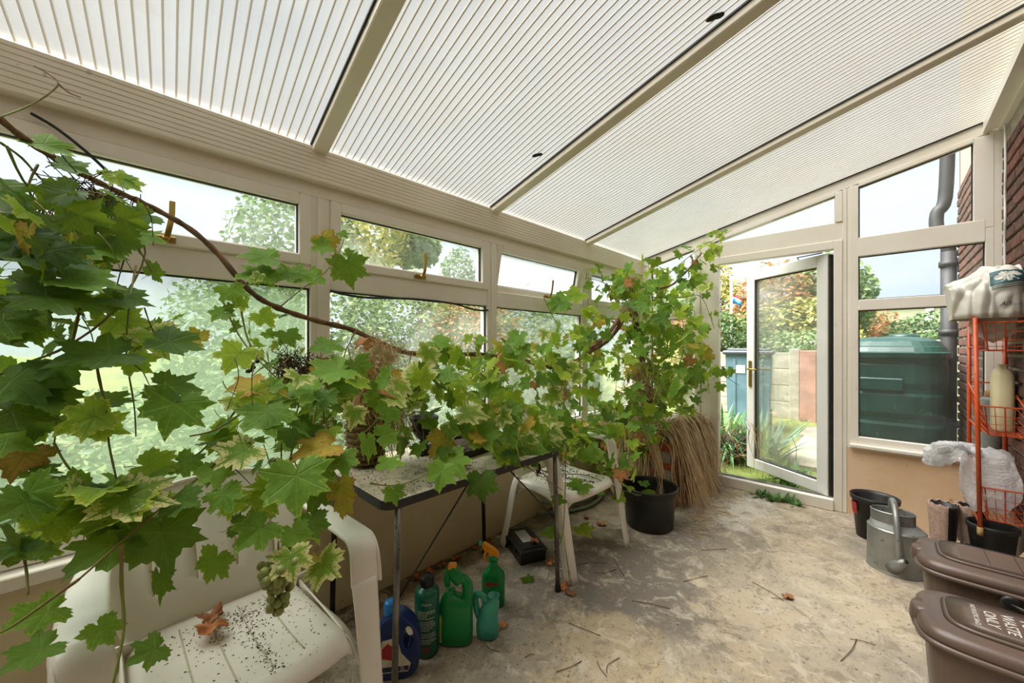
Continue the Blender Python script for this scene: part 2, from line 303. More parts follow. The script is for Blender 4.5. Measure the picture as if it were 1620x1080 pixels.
# ------------------------------------------------------------------ mesh helpers
class MB:
    def __init__(s): s.v = []; s.f = []; s.m = []; s.sm = []; s.mats = []
    def mi(s, mat):
        if mat is None: return 0
        if mat not in s.mats: s.mats.append(mat)
        return s.mats.index(mat)
    def add(s, vs, fs, mat=None, smooth=False):
        o = len(s.v); s.v += [tuple(v) for v in vs]; k = s.mi(mat)
        for f in fs: s.f.append(tuple(i+o for i in f)); s.m.append(k); s.sm.append(smooth)
        return s
    def box(s, a, b, mat=None, mtx=None, bev=0):
        (x0, y0, z0), (x1, y1, z1) = a, b
        if bev:
            bv = bev; vs = []; 
            for (z, i) in ((z0, bv), (z0+bv, 0), (z1-bv, 0), (z1, bv)):
                xa, xb, ya, yb = x0+i, x1-i, y0+i, y1-i; c = bv*.6 if i == 0 else bv*.3
                vs += [(xa+c, ya, z), (xb-c, ya, z), (xb, ya+c, z), (xb, yb-c, z), (xb-c, yb, z), (xa+c, yb, z), (xa, yb-c, z), (xa, ya+c, z)]
            fs = [tuple(range(7, -1, -1)), tuple(range(24, 32))]
            for r in range(3):
                for k in range(8): q = (k+1) % 8; fs.append((r*8+k, r*8+q, r*8+8+q, r*8+8+k))
        else:
            vs = [(x0, y0, z0), (x1, y0, z0), (x1, y1, z0), (x0, y1, z0), (x0, y0, z1), (x1, y0, z1), (x1, y1, z1), (x0, y1, z1)]
            fs = [(0, 3, 2, 1), (4, 5, 6, 7), (0, 1, 5, 4), (1, 2, 6, 5), (2, 3, 7, 6), (3, 0, 4, 7)]
        if mtx is not None: vs = [mtx @ Vector(v) for v in vs]
        return s.add(vs, fs, mat)
    def prism(s, pts, axis, a, b, mat=None):   # polygon pts extruded along axis ('x','y','z') from a to b
        n = len(pts)
        mk = {'x': lambda p, t: (t, p[0], p[1]), 'y': lambda p, t: (p[0], t, p[1]), 'z': lambda p, t: (p[0], p[1], t)}[axis]
        vs = [mk(p, a) for p in pts]+[mk(p, b) for p in pts]
        fs = [tuple(range(n-1, -1, -1)), tuple(range(n, 2*n))]+[(k, (k+1) % n, n+(k+1) % n, n+k) for k in range(n)]
        return s.add(vs, fs, mat)
    def tube(s, path, r, n=6, mat=None, cap=True, smooth=True):
        path = [Vector(p) for p in path]; k = len(path)
        rs = r if isinstance(r, (list, tuple)) else [r]*k
        vs = []; prev = None
        for i, p in enumerate(path):
            t = (path[min(i+1, k-1)]-path[max(i-1, 0)])
            if t.length < 1e-9: t = Vector((0, 0, 1))
            t.normalize()
            if prev is None: a = t.orthogonal().normalized()
            else:
                a = prev - t*prev.dot(t)
                a = a.normalized() if a.length > 1e-6 else t.orthogonal().normalized()
            prev = a; b = t.cross(a)
            for j in range(n):
                w = 2*math.pi*j/n; vs.append(p+(a*math.cos(w)+b*math.sin(w))*rs[i])
        fs = [(i*n+j, i*n+(j+1) % n, (i+1)*n+(j+1) % n, (i+1)*n+j) for i in range(k-1) for j in range(n)]
        if cap: fs += [tuple(range(n-1, -1, -1)), tuple(range((k-1)*n, k*n))]
        return s.add(vs, fs, mat, smooth)
    def lathe(s, prof, n=24, mat=None, sx=1, sy=1, org=(0, 0, 0), smooth=True, mtx=None):
        vs = []; ox, oy, oz = org
        for (r, z) in prof:
            for j in range(n):
                w = 2*math.pi*j/n; vs.append(Vector((ox+r*sx*math.cos(w), oy+r*sy*math.sin(w), oz+z)))
        if mtx is not None: vs = [mtx @ v for v in vs]
        fs = [(i*n+j, i*n+(j+1) % n, (i+1)*n+(j+1) % n, (i+1)*n+j) for i in range(len(prof)-1) for j in range(n)]
        if prof[0][0] > 1e-5: fs.append(tuple(range(n-1, -1, -1)))
        return s.add(vs, fs, mat, smooth)
    def ball(s, c, r, n=8, m=6, mat=None, sc=(1, 1, 1)):
        prof = []; c = Vector(c)
        vs = []; 
        for i in range(1, m):
            a = math.pi*i/m
            for j in range(n):
                w = 2*math.pi*j/n; vs.append(c+Vector((math.sin(a)*math.cos(w)*sc[0], math.sin(a)*math.sin(w)*sc[1], -math.cos(a)*sc[2]))*r)
        vs += [c+Vector((0, 0, -r*sc[2])), c+Vector((0, 0, r*sc[2]))]; B = len(vs)-2
        fs = [(i*n+j, i*n+(j+1) % n, (i+1)*n+(j+1) % n, (i+1)*n+j) for i in range(m-2) for j in range(n)]
        fs += [(B, (j+1) % n, j) for j in range(n)]+[(B+1, (m-2)*n+j, (m-2)*n+(j+1) % n) for j in range(n)]
        return s.add(vs, fs, mat, True)
    def grid(s, fn, nu, nv, mat=None, thick=0, skip=None, smooth=True):
        P = [[Vector(fn(i/nu, j/nv)) for j in range(nv+1)] for i in range(nu+1)]
        vs = [P[i][j] for i in range(nu+1) for j in range(nv+1)]; ok = [(i, j) for i in range(nu) for j in range(nv) if not (skip and skip(i, j))]
        idx = lambda i, j: i*(nv+1)+j
        fs = [(idx(i, j), idx(i+1, j), idx(i+1, j+1), idx(i, j+1)) for i, j in ok]
        if thick:
            nm = []
            for i in range(nu+1):
                for j in range(nv+1):
                    a = P[min(i+1, nu)][j]-P[max(i-1, 0)][j]; b = P[i][min(j+1, nv)]-P[i][max(j-1, 0)]; c = a.cross(b)
                    nm.append(c.normalized() if c.length > 1e-12 else Vector((0, 0, 1)))
            o = len(vs); vs += [v-n*thick for v, n in zip(vs, nm)]
            fs += [tuple(q+o for q in reversed(f)) for f in fs]
            S = set(ok)
            for (i, j) in ok:
                for (di, dj, a, b) in ((-1, 0, idx(i, j), idx(i, j+1)), (1, 0, idx(i+1, j+1), idx(i+1, j)), (0, -1, idx(i+1, j), idx(i, j)), (0, 1, idx(i, j+1), idx(i+1, j+1))):
                    if (i+di, j+dj) not in S: fs.append((a, b, b+o, a+o))
        return s.add(vs, fs, mat, smooth)
    def ribbon(s, path, axis, widths, thick, mat=None, n=8):   # rounded flat strip; axis = direction of its width
        path = [Vector(p) for p in path]; k = len(path); vs = []
        ws = widths if isinstance(widths, (list, tuple)) else [widths]*k
        for i, p in enumerate(path):
            t = (path[min(i+1, k-1)]-path[max(i-1, 0)]).normalized(); a = Vector(axis[i] if isinstance(axis, list) else axis)
            a = (a-t*a.dot(t)).normalized(); b = t.cross(a); w = ws[i]/2; h = thick/2
            for (x, y) in ((-1, -.4), (-.8, -1), (.8, -1), (1, -.4), (1, .4), (.8, 1), (-.8, 1), (-1, .4)): vs.append(p+a*x*w+b*y*h)
        fs = [(i*n+j, i*n+(j+1) % n, (i+1)*n+(j+1) % n, (i+1)*n+j) for i in range(k-1) for j in range(n)]+[tuple(range(n-1, -1, -1)), tuple(range((k-1)*n, k*n))]
        return s.add(vs, fs, mat, True)
    def mesh(s, name, mat=None):
        me = bpy.data.meshes.new(name); me.from_pydata(s.v, [], s.f)
        mats = s.mats or [mat]
        for m in mats: me.materials.append(m)
        me.polygons.foreach_set('material_index', s.m); me.polygons.foreach_set('use_smooth', s.sm)
        me.update(); return me
    def build(s, name, mat=None, parent=None, loc=None, **tags):
        return put(s.mesh(name, mat), name, parent, loc, **tags)
def put(me, name, parent=None, loc=None, **tags):
    o = bpy.data.objects.new(name, me); COL.objects.link(o)
    if parent is not None: o.parent = parent
    if loc is not None: o.location = loc
    for k, v in tags.items():
        if v: o[{'cat': 'category'}.get(k, k)] = v
    return o
def empty(name, loc=(0, 0, 0), rz=0, **tags):
    o = put(None, name, None, loc, **tags); o.rotation_euler.z = rz; o.empty_display_size = .05; return o
def smoothpath(pts, sub=6):
    pts = [Vector(p) for p in pts]; out = []
    for i in range(len(pts)-1):
        p0, p1, p2, p3 = pts[max(i-1, 0)], pts[i], pts[i+1], pts[min(i+2, len(pts)-1)]
        for k in range(sub):
            t = k/sub; out.append(.5*((2*p1)+(p2-p0)*t+(2*p0-5*p1+4*p2-p3)*t*t+(3*p1-p0-3*p2+p3)*t**3))
    out.append(pts[-1]); return out
def textmesh(body, size, name, mat, parent, mtx, fn=None, extrude=.0004, shear=0, **tags):
    cu = bpy.data.curves.new('lettering', 'FONT'); cu.body = body; cu.size = size; cu.extrude = 0 if fn else extrude; cu.align_x = 'CENTER'; cu.align_y = 'CENTER'; cu.resolution_u = 3; cu.shear = shear
    o = bpy.data.objects.new('lettering', cu); COL.objects.link(o); bpy.context.view_layer.update()
    me = bpy.data.meshes.new_from_object(o.evaluated_get(bpy.context.evaluated_depsgraph_get()))
    bpy.data.objects.remove(o); bpy.data.curves.remove(cu)
    me.materials.clear(); me.materials.append(mat)
    for v in me.vertices: v.co = fn(v.co) if fn else mtx @ v.co
    return put(me, name, parent, **tags)
# ================================================================== THE SETTING
YE = 3.8; XW = 2.38; YB = -1.6
def roofz(x): return 2.131+.228*x
def S(o): o['kind'] = 'structure'; return o
b = MB(); nx, ny = 24, 54
b.box((-.02, YB, -.08), (XW, YE+.02, 0), MAT['floor']); S(b.build('floor'))
b = MB().box((-.12, YB, 0), (0, YE, .56), MAT['plaster']); b.box((-.12, YB, .56), (-.004, YE, .585), MAT['mortar']); wl = S(b.build('wall_left'))
b = MB().box((0, YE, 0), (.612, YE+.12, .49), MAT['plaster_end']); b.box((1.645, YE, 0), (XW, YE+.12, .49), MAT['plaster_end'])
b.box((1.65, YE+.006, .49), (XW, YE+.12, .503), MAT['mortar']); S(b.build('wall_end'))
b = MB().box((-.12, YB-.12, -.08), (XW+.12, YB, 2.8), MAT['upvc']); S(b.build('wall_back'))
# brick house wall: shell plus every brick that shows
def brickmesh(mat, nm):
    b = MB(); b.box((-.004, .004, .004), (.014, .211, .061), mat, bev=.004); return b.mesh(nm)
bm_in = [brickmesh(MAT['brick'], 'brick_face'), brickmesh(MAT['brick_red'], 'brick_face')]
def bricks(parent, x, y0, y1, z0, z1, xoff=0):
    k = 0; z = z0
    while z < z1:
        y = y0-(.112 if k % 2 else 0)
        while y < y1-.02:
            if y >= y0-.001 or True:
                me = rnd.choice([bm_in[0], bm_in[0], bm_in[1]]); o = put(me, 'brick', parent, (x-.010+rnd.uniform(-.0025, .0025), max(y, y0), z))
                ln = min(y+.215, y1)-max(y, y0); o.scale = (1, ln/.215, 1)
            y += .225
        z += .075; k += 1
b = MB().box((XW, YB, -.08), (XW+.22, YE+.07, 4.2), MAT['mortar']); wr = S(b.build('wall_right'))
bricks(wr, XW, 3.15, 3.80, .30, 2.45)
b = MB().box((XW, YB, 0), (XW+.0, 3.14, 2.6), MAT['brick'])
b = MB(); z = 0
while z < 2.5:      # the rest of the brickwork lies outside the picture: the same brick, joined
    y = YB+(.112 if int(z/.075+.5) % 2 else 0)
    while y < 3.13:
        b.box((XW-.012, y, z), (XW+.002, min(y+.215, 3.14), z+.065), MAT['brick'] if rnd.random() < .7 else MAT['brick_red']); y += .225
    z += .075
b.build('brick_courses', None, wr, kind='stuff')
b = MB().box((XW-.04, 3.87, -.08), (XW+.22, 5.43, 4.2), MAT['mortar']); we = S(b.build('exterior_wall'))
bricks(we, XW-.04, 3.88, 5.42, .35, 2.65)
# ---- left window wall
POST = [-1.55, -.425, .645, 1.715, 2.80, 3.80]
U = MAT['upvc']
b = MB(); b.box((-.07, YB, .585), (.0, YE, .648), U, bev=.006); S(b.build('trim_1'))           # bottom rail of the frames
b = MB(); b.box((-.12, YB, .566), (.055, YE, .585), U, bev=.004); b.box((.04, YB, .545), (.055, YE, .57), U); S(b.build('window_sill'))
b = MB(); b.box((-.07, YB, 1.925), (0, YE, 2.02), U, bev=.004); S(b.build('trim_2'))
for k, y in enumerate(POST):
    b = MB(); hw = .042 if 0 < k < 5 else .05
    b.box((-.07, y-hw, .648), (.002, y+hw, 1.925), U, bev=.004); b.box((.0, y-hw*.35, .648), (.008, y+hw*.35, 1.925), U, bev=.002); S(b.build('window_post'))
GL = {0: ('glass_fog', 'glass_top'), 1: ('glass_fog', 'glass_fog2'), 2: ('glass_fog2', 'glass_fog2'), 3: ('glass_fog2', 'glass_top'), 4: ('glass_fog2', 'glass_top')}
def frame_yz(b, x0, x1, y0, y1, z0, z1, w, mat, bev=.004):
    b.box((x0, y0, z0), (x1, y0+w, z1), mat, bev=bev); b.box((x0, y1-w, z0), (x1, y1, z1), mat, bev=bev)
    b.box((x0, y0+w, z0), (x1, y1-w, z0+w), mat, bev=bev); b.box((x0, y0+w, z1-w), (x1, y1-w, z1), mat, bev=bev)
for k in range(5):
    ya, yb = POST[k]+.042, POST[k+1]-.042
    w = S(empty('window_%d' % (k+1), (0, ya, .648)))
    P = lambda o: o
    b = MB().box((-.07, 0, .862), (.0, yb-ya, .965), U, bev=.004); b.build('transom', None, w)
    b = MB(); frame_yz(b, -.03, -.018, 0, yb-ya, 0, .862, .006, MAT['seal'], 0); b.build('rubber_seal', None, w)
    MB().box((-.034, .004, .004), (-.026, yb-ya-.004, .858), MAT[GL[k][0]]).build('pane', None, w)
    # top-hung opening sash
    H = .315; sash = MB(); Lw = yb-ya
    frame_yz(sash, -.055, .012, 0, Lw, -H, 0, .048, U, .006)
    so = sash.build('opening_sash', None, w, (0, 0, 1.925-.648))
    sl = MB(); frame_yz(sl, -.028, -.012, .046, Lw-.046, -H+.046, -.046, .006, MAT['seal'], 0); sl.build('rubber_seal', None, so)
    MB().box((-.036, .048, -H+.048), (-.028, Lw-.048, -.048), MAT[GL[k][1]]).build('pane', None, so)
    h = MB(); hy = {1: .50, 2: .48, 3: .58, 4: .5}.get(k, .5)*Lw
    h.box((.012, hy-.035, -H+.008), (.022, hy+.035, -H+.032), MAT['brass'], bev=.003)
    h.ribbon(smoothpath([(.03, hy+.008, -H+.02), (.04, hy+.014, -H+.05), (.036, hy+.022, -H+.10), (.03, hy+.024, -H+.155)], 4), (0, 1, .0), .017, .008, MAT['brass'])
    h.ball((.026, hy+.008, -H+.02), .013, mat=MAT['brass']); h.build('window_handle', None, so)
    if k == 3: so.rotation_euler.y = math.radians(11)      # standing ajar, pushed out at the bottom
    if k == 2:
        t = MB(); pts = [(.006, Lw*f, .862+.10-.10-dz) for f, dz in ((.0, .004), (.06, .014), (.16, .020), (.3, .012), (.45, .004), (.62, .004), (.75, .012), (.86, .03), (.96, .034), (1., .028))]
        t.tube(smoothpath(pts, 4), .006, 6, MAT['seal']); t.build('loose_seal', None, w)
    if k == 1:
        t = MB(); pts = [(.016, .20, 1.30), (.03, .25, 1.27), (.035, .31, 1.22), (.03, .36, 1.17)]
        t.tube(smoothpath(pts, 4), .005, 6, MAT['seal']); t.build('loose_seal', None, w)
# eave beam, ribbed
b = MB(); prof = [(-.08, 1.985), (.035, 1.985)]; nr = 8
for i in range(nr):
    z0 = 1.985+.145*i/nr; z1 = 1.985+.145*(i+1)/nr; x = .046+.004*i/nr
    prof += [(x-.0025, z0+.001), (x, z0+.003), (x, z1-.003), (x-.0025, z1-.001)]
prof += [(.04, 2.136), (-.08, 2.125)]
b.prism([(p[0], p[1]) for p in prof], 'y', YB, YE+.03, MAT['rafter']); S(b.build('trim_3'))
# ---- roof
def SK(x, y): return y-.07*x
ce = S(empty('ceiling', (0, 0, 2.13)))
RA = [-1.55, -.43, .63, 1.70, 2.78, 3.90]
for k in range(5):
    y0, y1 = RA[k]+.028, RA[k+1]-.028; n = int(round((y1-y0)/.032)); pt = (y1-y0)/n
    b = MB(); X0, X1 = -.02, XW-.03; prof = []
    for i in range(n):
        a = y0+i*pt; prof += [(a, .0), (a+pt*.42, -.0015), (a+pt*.84, 0), (a+pt*.86, .005), (a+pt*.98, .005)]
    prof.append((y1, 0)); vs = []; 
    for x in (X0, X1):
        for (y, dz) in prof: vs.append((x, SK(x, y) if k < 4 else y-.07*x*(1-(y-y0)/(y1-y0)), roofz(x)+dz+.006-2.13))
    m = len(prof)
    b.add(vs, [(i, i+1, m+i+1, m+i) for i in range(m-1) if i % 5 != 3 and i % 5 != 2 and i % 5 != 4], MAT['poly'])
    b.add(vs, [(i, i+1, m+i+1, m+i) for i in range(m-1) if i % 5 in (2, 3, 4)], MAT['poly_line'])
    b.build('polycarbonate_sheet', None, ce)
for k, y in enumerate(RA[:-1]):
    b = MB(); hw = .031
    for (x0, x1) in ((.035, XW-.02),):
        vs = []
        for x in (x0, x1):
            z = roofz(x)-2.13
            for (dy, dz) in ((-hw, .008), (-hw, -.032), (-hw+.004, -.037), (hw-.004, -.037), (hw, -.032), (hw, .008)): vs.append((x, SK(x, y)+dy, z+dz))
        b.add(vs, [(0, 6, 7, 1), (1, 7, 8, 2), (2, 8, 9, 3), (3, 9, 10, 4), (4, 10, 11, 5), (0, 1, 2, 3, 4, 5), (11, 10, 9, 8, 7, 6)], MAT['rafter'])
    b.build('rafter', None, ce)
    g = MB(); vs = []
    for x in (.035, XW-.02):
        z = roofz(x)-2.13; y2 = SK(x, y)-hw-.007
        vs += [(x, y2, z+.004), (x, y2+.007, z+.004), (x, y2+.007, z-.006), (x, y2, z-.004)]
    g.add(vs, [(0, 4, 5, 1), (1, 5, 6, 2), (2, 6, 7, 3), (3, 7, 4, 0)], MAT['seal']); g.build('rubber_seal', None, ce)
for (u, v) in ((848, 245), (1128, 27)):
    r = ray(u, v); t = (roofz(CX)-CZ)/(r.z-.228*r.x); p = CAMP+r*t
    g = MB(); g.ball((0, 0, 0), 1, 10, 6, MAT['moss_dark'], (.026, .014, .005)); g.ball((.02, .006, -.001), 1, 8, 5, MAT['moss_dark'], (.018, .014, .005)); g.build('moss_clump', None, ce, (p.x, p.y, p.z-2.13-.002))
# wall plate under the roof along the house
b = MB(); b.prism([(XW-.09, roofz(XW-.09)-.065), (XW, roofz(XW)-.075), (XW, roofz(XW)+.02), (XW-.09, roofz(XW-.09)+.005)], 'y', YB, YE, U)
b.box((XW-.03, YB, roofz(XW)-.10), (XW-.001, YE, roofz(XW)-.07), U); S(b.build('trim_4'))
# ---- end frames (plane y = 3.8)
_J = [0]
def ebox(b, x0, x1, z0, z1, y0=YE-.0, y1=YE+.07, mat=U, bev=.004):
    _J[0] += 1; y0 -= .0004*(_J[0] % 7)+.0002; y1 += .0003*(_J[0] % 5)
    b.box((x0, y0, z0), (x1, y1, z1), mat, bev=bev)
def rake(b, x0, x1, t0, t1, y0=YE, y1=YE+.07, mat=U):
    _J[0] += 1; y0 -= .0004*(_J[0] % 7)+.0002
    b.prism([(x0, roofz(x0)-t1), (x1, roofz(x1)-t1), (x1, roofz(x1)-t0), (x0, roofz(x0)-t0)], 'y', y0, y1, mat)
b = MB(); rake(b, 0, XW-.06, .005, .075); S(b.build('trim_5'))
b = MB(); vs = [(0, YE-.006, roofz(0)+.004), (XW-.08, YE-.006, roofz(XW-.08)+.004)]; rake(b, 0, XW-.08, -.003, .005, YE-.012, YE, MAT['seal']); S(b.build('trim_6'))
b = MB()
ebox(b, 2.318, XW, .49, roofz(2.318)-.07, YE-.006, YE+.07); S(b.build('trim_7'))
b = MB(); ebox(b, 0, .1, .49, roofz(.0)-.07); S(b.build('trim_8'))
b = MB(); ebox(b, .61, .69, 0, roofz(.61)-.075); ebox(b, 1.62, 1.645, 0, roofz(1.62)-.075, YE-.002); S(b.build('trim_9'))
b = MB(); ebox(b, .69, 1.621, 2.05, 2.186); S(b.build('trim_10'))
b = MB(); ebox(b, 1.645, 1.66, .49, roofz(1.645)-.075); S(b.build('trim_11'))
def pane_y(parent, pts, mat, y=YE+.035): MB().prism(pts, 'y', y, y+.006, mat).build('pane', None, parent)
def seal_y(parent, pts, mat=None, w=.006, y=YE+.022):
    b = MB(); n = len(pts); c = (sum(p[0] for p in pts)/n, sum(p[1] for p in pts)/n)
    for i in range(n):
        a, q = pts[i], pts[(i+1) % n]; ai = (a[0]+(w if a[0] < c[0] else -w), a[1]+(w if a[1] < c[1] else -w)); qi = (q[0]+(w if q[0] < c[0] else -w), q[1]+(w if q[1] < c[1] else -w))
        b.prism([a, q, qi, ai], 'y', y, y+.012, MAT['seal'])
    b.build('rubber_seal', None, parent)
def win_end(n, x0, x1, fr, rows, gls):      # rows: list of (z0, z1 or None for raking head)
    w = S(empty('window_%d' % n, (0, 0, 0)))
    f = MB()
    ebox(f, x0-fr[0], x0, fr[2], roofz(x0-fr[0])-.076, YE-.008); ebox(f, x1, x1+fr[1], fr[2], roofz(x1)-.076, YE-.008)
    zz = fr[2]
    for (z0, z1) in rows:
        ebox(f, x0, x1, zz, z0, YE-.008); zz = z1
    rake(f, x0, x1, .076, .098, YE-.008); f.build('frame', None, w)
    for (z0, z1), g in zip(rows, gls):
        pts = [(x0, z0), (x1, z0), (x1, z1), (x0, z1)] if z1 else [(x0, z0), (x1, z0), (x1, roofz(x1)-.098), (x0, roofz(x0)-.098)]
        pane_y(w, pts, MAT[g]); seal_y(w, pts)
    return w
w6 = win_end(6, .134, .56, (.034, .05, .49), [(.585, 1.51), (1.60, None)], ['glass_fog2', 'glass_fog2'])
# right-hand end window: three lights, wider ones below the raking head
w7 = S(empty('window_7')); f = MB()
ebox(f, 1.66, 1.709, .49, roofz(1.66)-.076, YE-.008); ebox(f, 2.30, 2.335, .49, 1.99, YE-.008); ebox(f, 2.252, 2.335, 1.99, roofz(2.252)-.076, YE-.008)
ebox(f, 1.709, 2.30, .49, .585, YE-.008); ebox(f, 1.709, 2.30, 1.51, 1.588, YE-.008); ebox(f, 1.709, 2.30, 1.905, 2.044, YE-.008); rake(f, 1.709, 2.252, .076, .1, YE-.008)
f.build('frame', None, w7)
for pts, g in (([(1.709, .585), (2.30, .585), (2.30, 1.51), (1.709, 1.51)], 'glass_clear'), ([(1.709, 1.588), (2.30, 1.588), (2.30, 1.905), (1.709, 1.905)], 'glass_clear'),
               ([(1.709, 2.044), (2.252, 2.044), (2.252, roofz(2.252)-.1), (1.709, roofz(1.709)-.1)], 'glass_clear')):
    pane_y(w7, pts, MAT[g]); seal_y(w7, pts)
b = MB().box((1.66, YE-.04, .505), (XW, YE+.03, .53), U, bev=.004); S(b.build('window_sill'))
# fanlight over the door
w8 = S(empty('window_8')); f = MB(); ebox(f, 1.577, 1.62, 2.185, roofz(1.577)-.076, YE-.008); rake(f, .70, 1.577, .076, .1, YE-.008); f.build('frame', None, w8)
pts = [(.74, 2.186), (1.577, 2.186), (1.577, roofz(1.577)-.1), (.74, 2.2)]; pane_y(w8, pts, MAT['glass_clear']); seal_y(w8, pts, w=.004)
# door frame and open leaf
d1 = S(empty('door_1', (1.548, YE+.035, .0)))
f = MB(); ox, oy = -1.548, -(YE+.035)
def dbox(x0, x1, z0, z1, y0=YE-.01, y1=YE+.06): f.box((x0+ox, y0+oy, z0), (x1+ox, y1+oy, z1), U, bev=.004)
dbox(.69, .767, .0, 2.05); dbox(1.569, 1.62, .0, 2.05); dbox(.767, 1.569, 1.985, 2.05); dbox(.767, 1.569, 0, .085, YE-.03)
f.box((.767+ox, YE+.02+oy, .085), (1.569+ox, YE+.055+oy, .095), MAT['steel'])
f.build('door_frame', None, d1)
LW = .775; ang = math.atan2(4.267-3.835, .904-1.548)
lf = MB(); w_ = .088
for (a0, a1, z0, z1) in ((0, w_, .09, 1.965), (LW-w_, LW, .09, 1.965), (w_, LW-w_, .09, .185), (w_, LW-w_, 1.87, 1.965)): lf.box((a0, -.03, z0), (a1, .03, z1), MAT['upvc_out'], bev=.006)
leaf = lf.build('door_leaf', None, d1); leaf.rotation_euler.z = ang
MB().box((w_-.002, -.004, .183), (LW-w_+.002, .004, 1.872), MAT['glass_door']).build('pane', None, leaf)
sl = MB()
for s in (-1, 1): 
    for (a0, a1, z0, z1) in ((w_, w_+.006, .185, 1.87), (LW-w_-.006, LW-w_, .185, 1.87), (w_, LW-w_, .185, .191), (w_, LW-w_, 1.864, 1.87)): sl.box((a0, s*.012-.006, z0), (a1, s*.012+.006, z1), MAT['seal'])
sl.build('rubber_seal', None, leaf)
hd = MB()
for s in (-1, 1):
    hd.box((LW-.062, s*.034-.004, .86), (LW-.03, s*.034+.004, 1.11), MAT['brass'], bev=.003)
    hd.tube([(LW-.046, s*.034, 1.03), (LW-.046, s*.07, 1.03), (LW-.06, s*.075, 1.03), (LW-.16, s*.072, 1.028)], .008, 8, MAT['brass'])
hd.build('door_handle', None, leaf)
ht = MB(); 
for z in (.35, 1.05, 1.75): ht.tube([(-.008, -.03, z-.05), (-.008, -.03, z+.05)], .008, 8, MAT['upvc_out'])
ht.box((-.012, -.02, .1), (-.002, .02, 1.95), MAT['seal']); ht.build('hinge', None, leaf)
st = MB(); st.tube([(.09-1.6+1.55, .03, 1.975), (.25, .03, 1.985), (.36, -.12, 1.985)], .005, 6, MAT['seal']); st.build('restrictor_arm', None, leaf)
# ================================================================== OUTSIDE
b = MB(); g = lambda s, t: (-22+s*34, -8+t*46, -.03+.04*noise.noise(Vector((s*40, t*50, 0)))-(.02 if (-22+s*34 > -.4) else 0))
def gz(x, y):
    if x < -.8: return .02+min(1.0, (-.8-x)*.28)*(.6+.5*noise.noise(Vector((x*.6, y*.6, 3))))
    return -.01
def gf(s, t):
    x, y = -24+s*40, -10+t*44
    if -.9 < x < 2.9 and y < 3.9: return (x, y, -.12)
    return (x, y, gz(x, y)-.02+.025*noise.noise(Vector((x*2, y*2, 0))))
b.grid(gf, 160, 176, MAT['ground']); S(b.build('ground'))
b = MB(); 
for (x0, x1, y0, y1) in ((1.02, 1.56, 4.95, 5.75), (1.04, 1.58, 5.8, 6.6), (.98, 1.50, 6.65, 7.4)): b.box((x0, y0, -.06), (x1, y1, .022), MAT['paving'], bev=.01)
S(b.build('path'))

def leafcloud(b, c, r, n, size, mat, seed, shell=.55, flat=1.0):
    R = random.Random(seed)
    for _ in range(n):
        while True:
            p = Vector((R.uniform(-1, 1), R.uniform(-1, 1), R.uniform(-1, 1)))
            if shell < p.length < 1: break
        q = Vector((c[0]+p.x*r[0], c[1]+p.y*r[1], c[2]+p.z*r[2])); k = 1+.25*noise.noise(q*1.7+Vector((seed, 0, 0)))
        q = Vector((c[0]+p.x*r[0]*k, c[1]+p.y*r[1]*k, c[2]+p.z*r[2]*k))
        if q.z < .02: continue
        a = Vector((R.gauss(0, 1), R.gauss(0, 1), R.gauss(0, .6))).normalized(); nn = (p*.8+Vector((R.gauss(0, .6), R.gauss(0, .6), R.gauss(.5, .5)))).normalized(); t = a.cross(nn)
        if t.length < .1: continue
        t.normalize(); a = nn.cross(t); s = size*R.uniform(.6, 1.3)
        b.add([q-a*s, q+t*s*.5, q+a*s, q-t*s*.5+nn*s*.15], [(0, 1, 2, 3)], mat)
def shrub(label, blobs, n, size, mats, base, seed, name='shrub', group=None, cat='shrub', stems=5):
    bx, by = base; base = (bx, by, gz(bx, by)-.03); o = empty(name, base, label=label, cat=cat, group=group); f = MB(); R = random.Random(seed)
    for i, (c, r) in enumerate(blobs):
        leafcloud(f, [c[k]-base[k] for k in range(3)], r, n, size, MAT[mats[i % len(mats)]], seed*10+i)
    f.build('foliage', None, o, kind='stuff')
    s = MB()
    for i in range(stems):
        c, r = blobs[i % len(blobs)]; e = Vector(c)-Vector(base)+Vector((R.uniform(-.5, .5)*r[0], R.uniform(-.5, .5)*r[1], R.uniform(0, .6)*r[2]))
        s.tube(smoothpath([(R.uniform(-.1, .1), R.uniform(-.1, .1), 0), e*.5+Vector((R.uniform(-.15, .15), R.uniform(-.15, .15), .1)), e], 4), [.05*(1-i2/9)+.006 for i2 in range(9)], 5, MAT['dark_stem'])
    s.build('stem', None, o); return o
# bank of shrubs beyond the long window wall
shrub('tall leafy shrub beyond the second tall window pane from the left', [((-3.1, .95, 1.2), (.8, .7, 1.1)), ((-2.7, 1.7, 1.2), (.8, .8, 1.15)), ((-2.5, 1.1, .6), (.8, .8, .6))], 5200, .038, ['fol_green', 'fol_pale'], (-2.9, 1.2), 1, group='shrubs on the bank beyond the long window wall')
shrub('pale bushy shrub with bare twigs beyond the third window bay', [((-2.9, 2.8, 1.3), (.8, .9, 1.0)), ((-2.5, 3.5, 1.1), (.8, .9, 1.05)), ((-2.2, 2.6, .6), (.8, .9, .6))], 5600, .036, ['fol_pale', 'fol_autumn', 'fol_green'], (-2.7, 3.1), 2, group='shrubs on the bank beyond the long window wall')
shrub('green shrub beyond the window bay with the sash ajar', [((-2.7, 4.8, 1.2), (.9, 1.1, 1.1)), ((-2.5, 6.2, 1.2), (1, 1.1, 1.2)), ((-1.7, 4.6, .6), (.6, 1.0, .7))], 5600, .038, ['fol_green', 'fol_pale', 'fol_green'], (-2.6, 5.4), 3, group='shrubs on the bank beyond the long window wall')
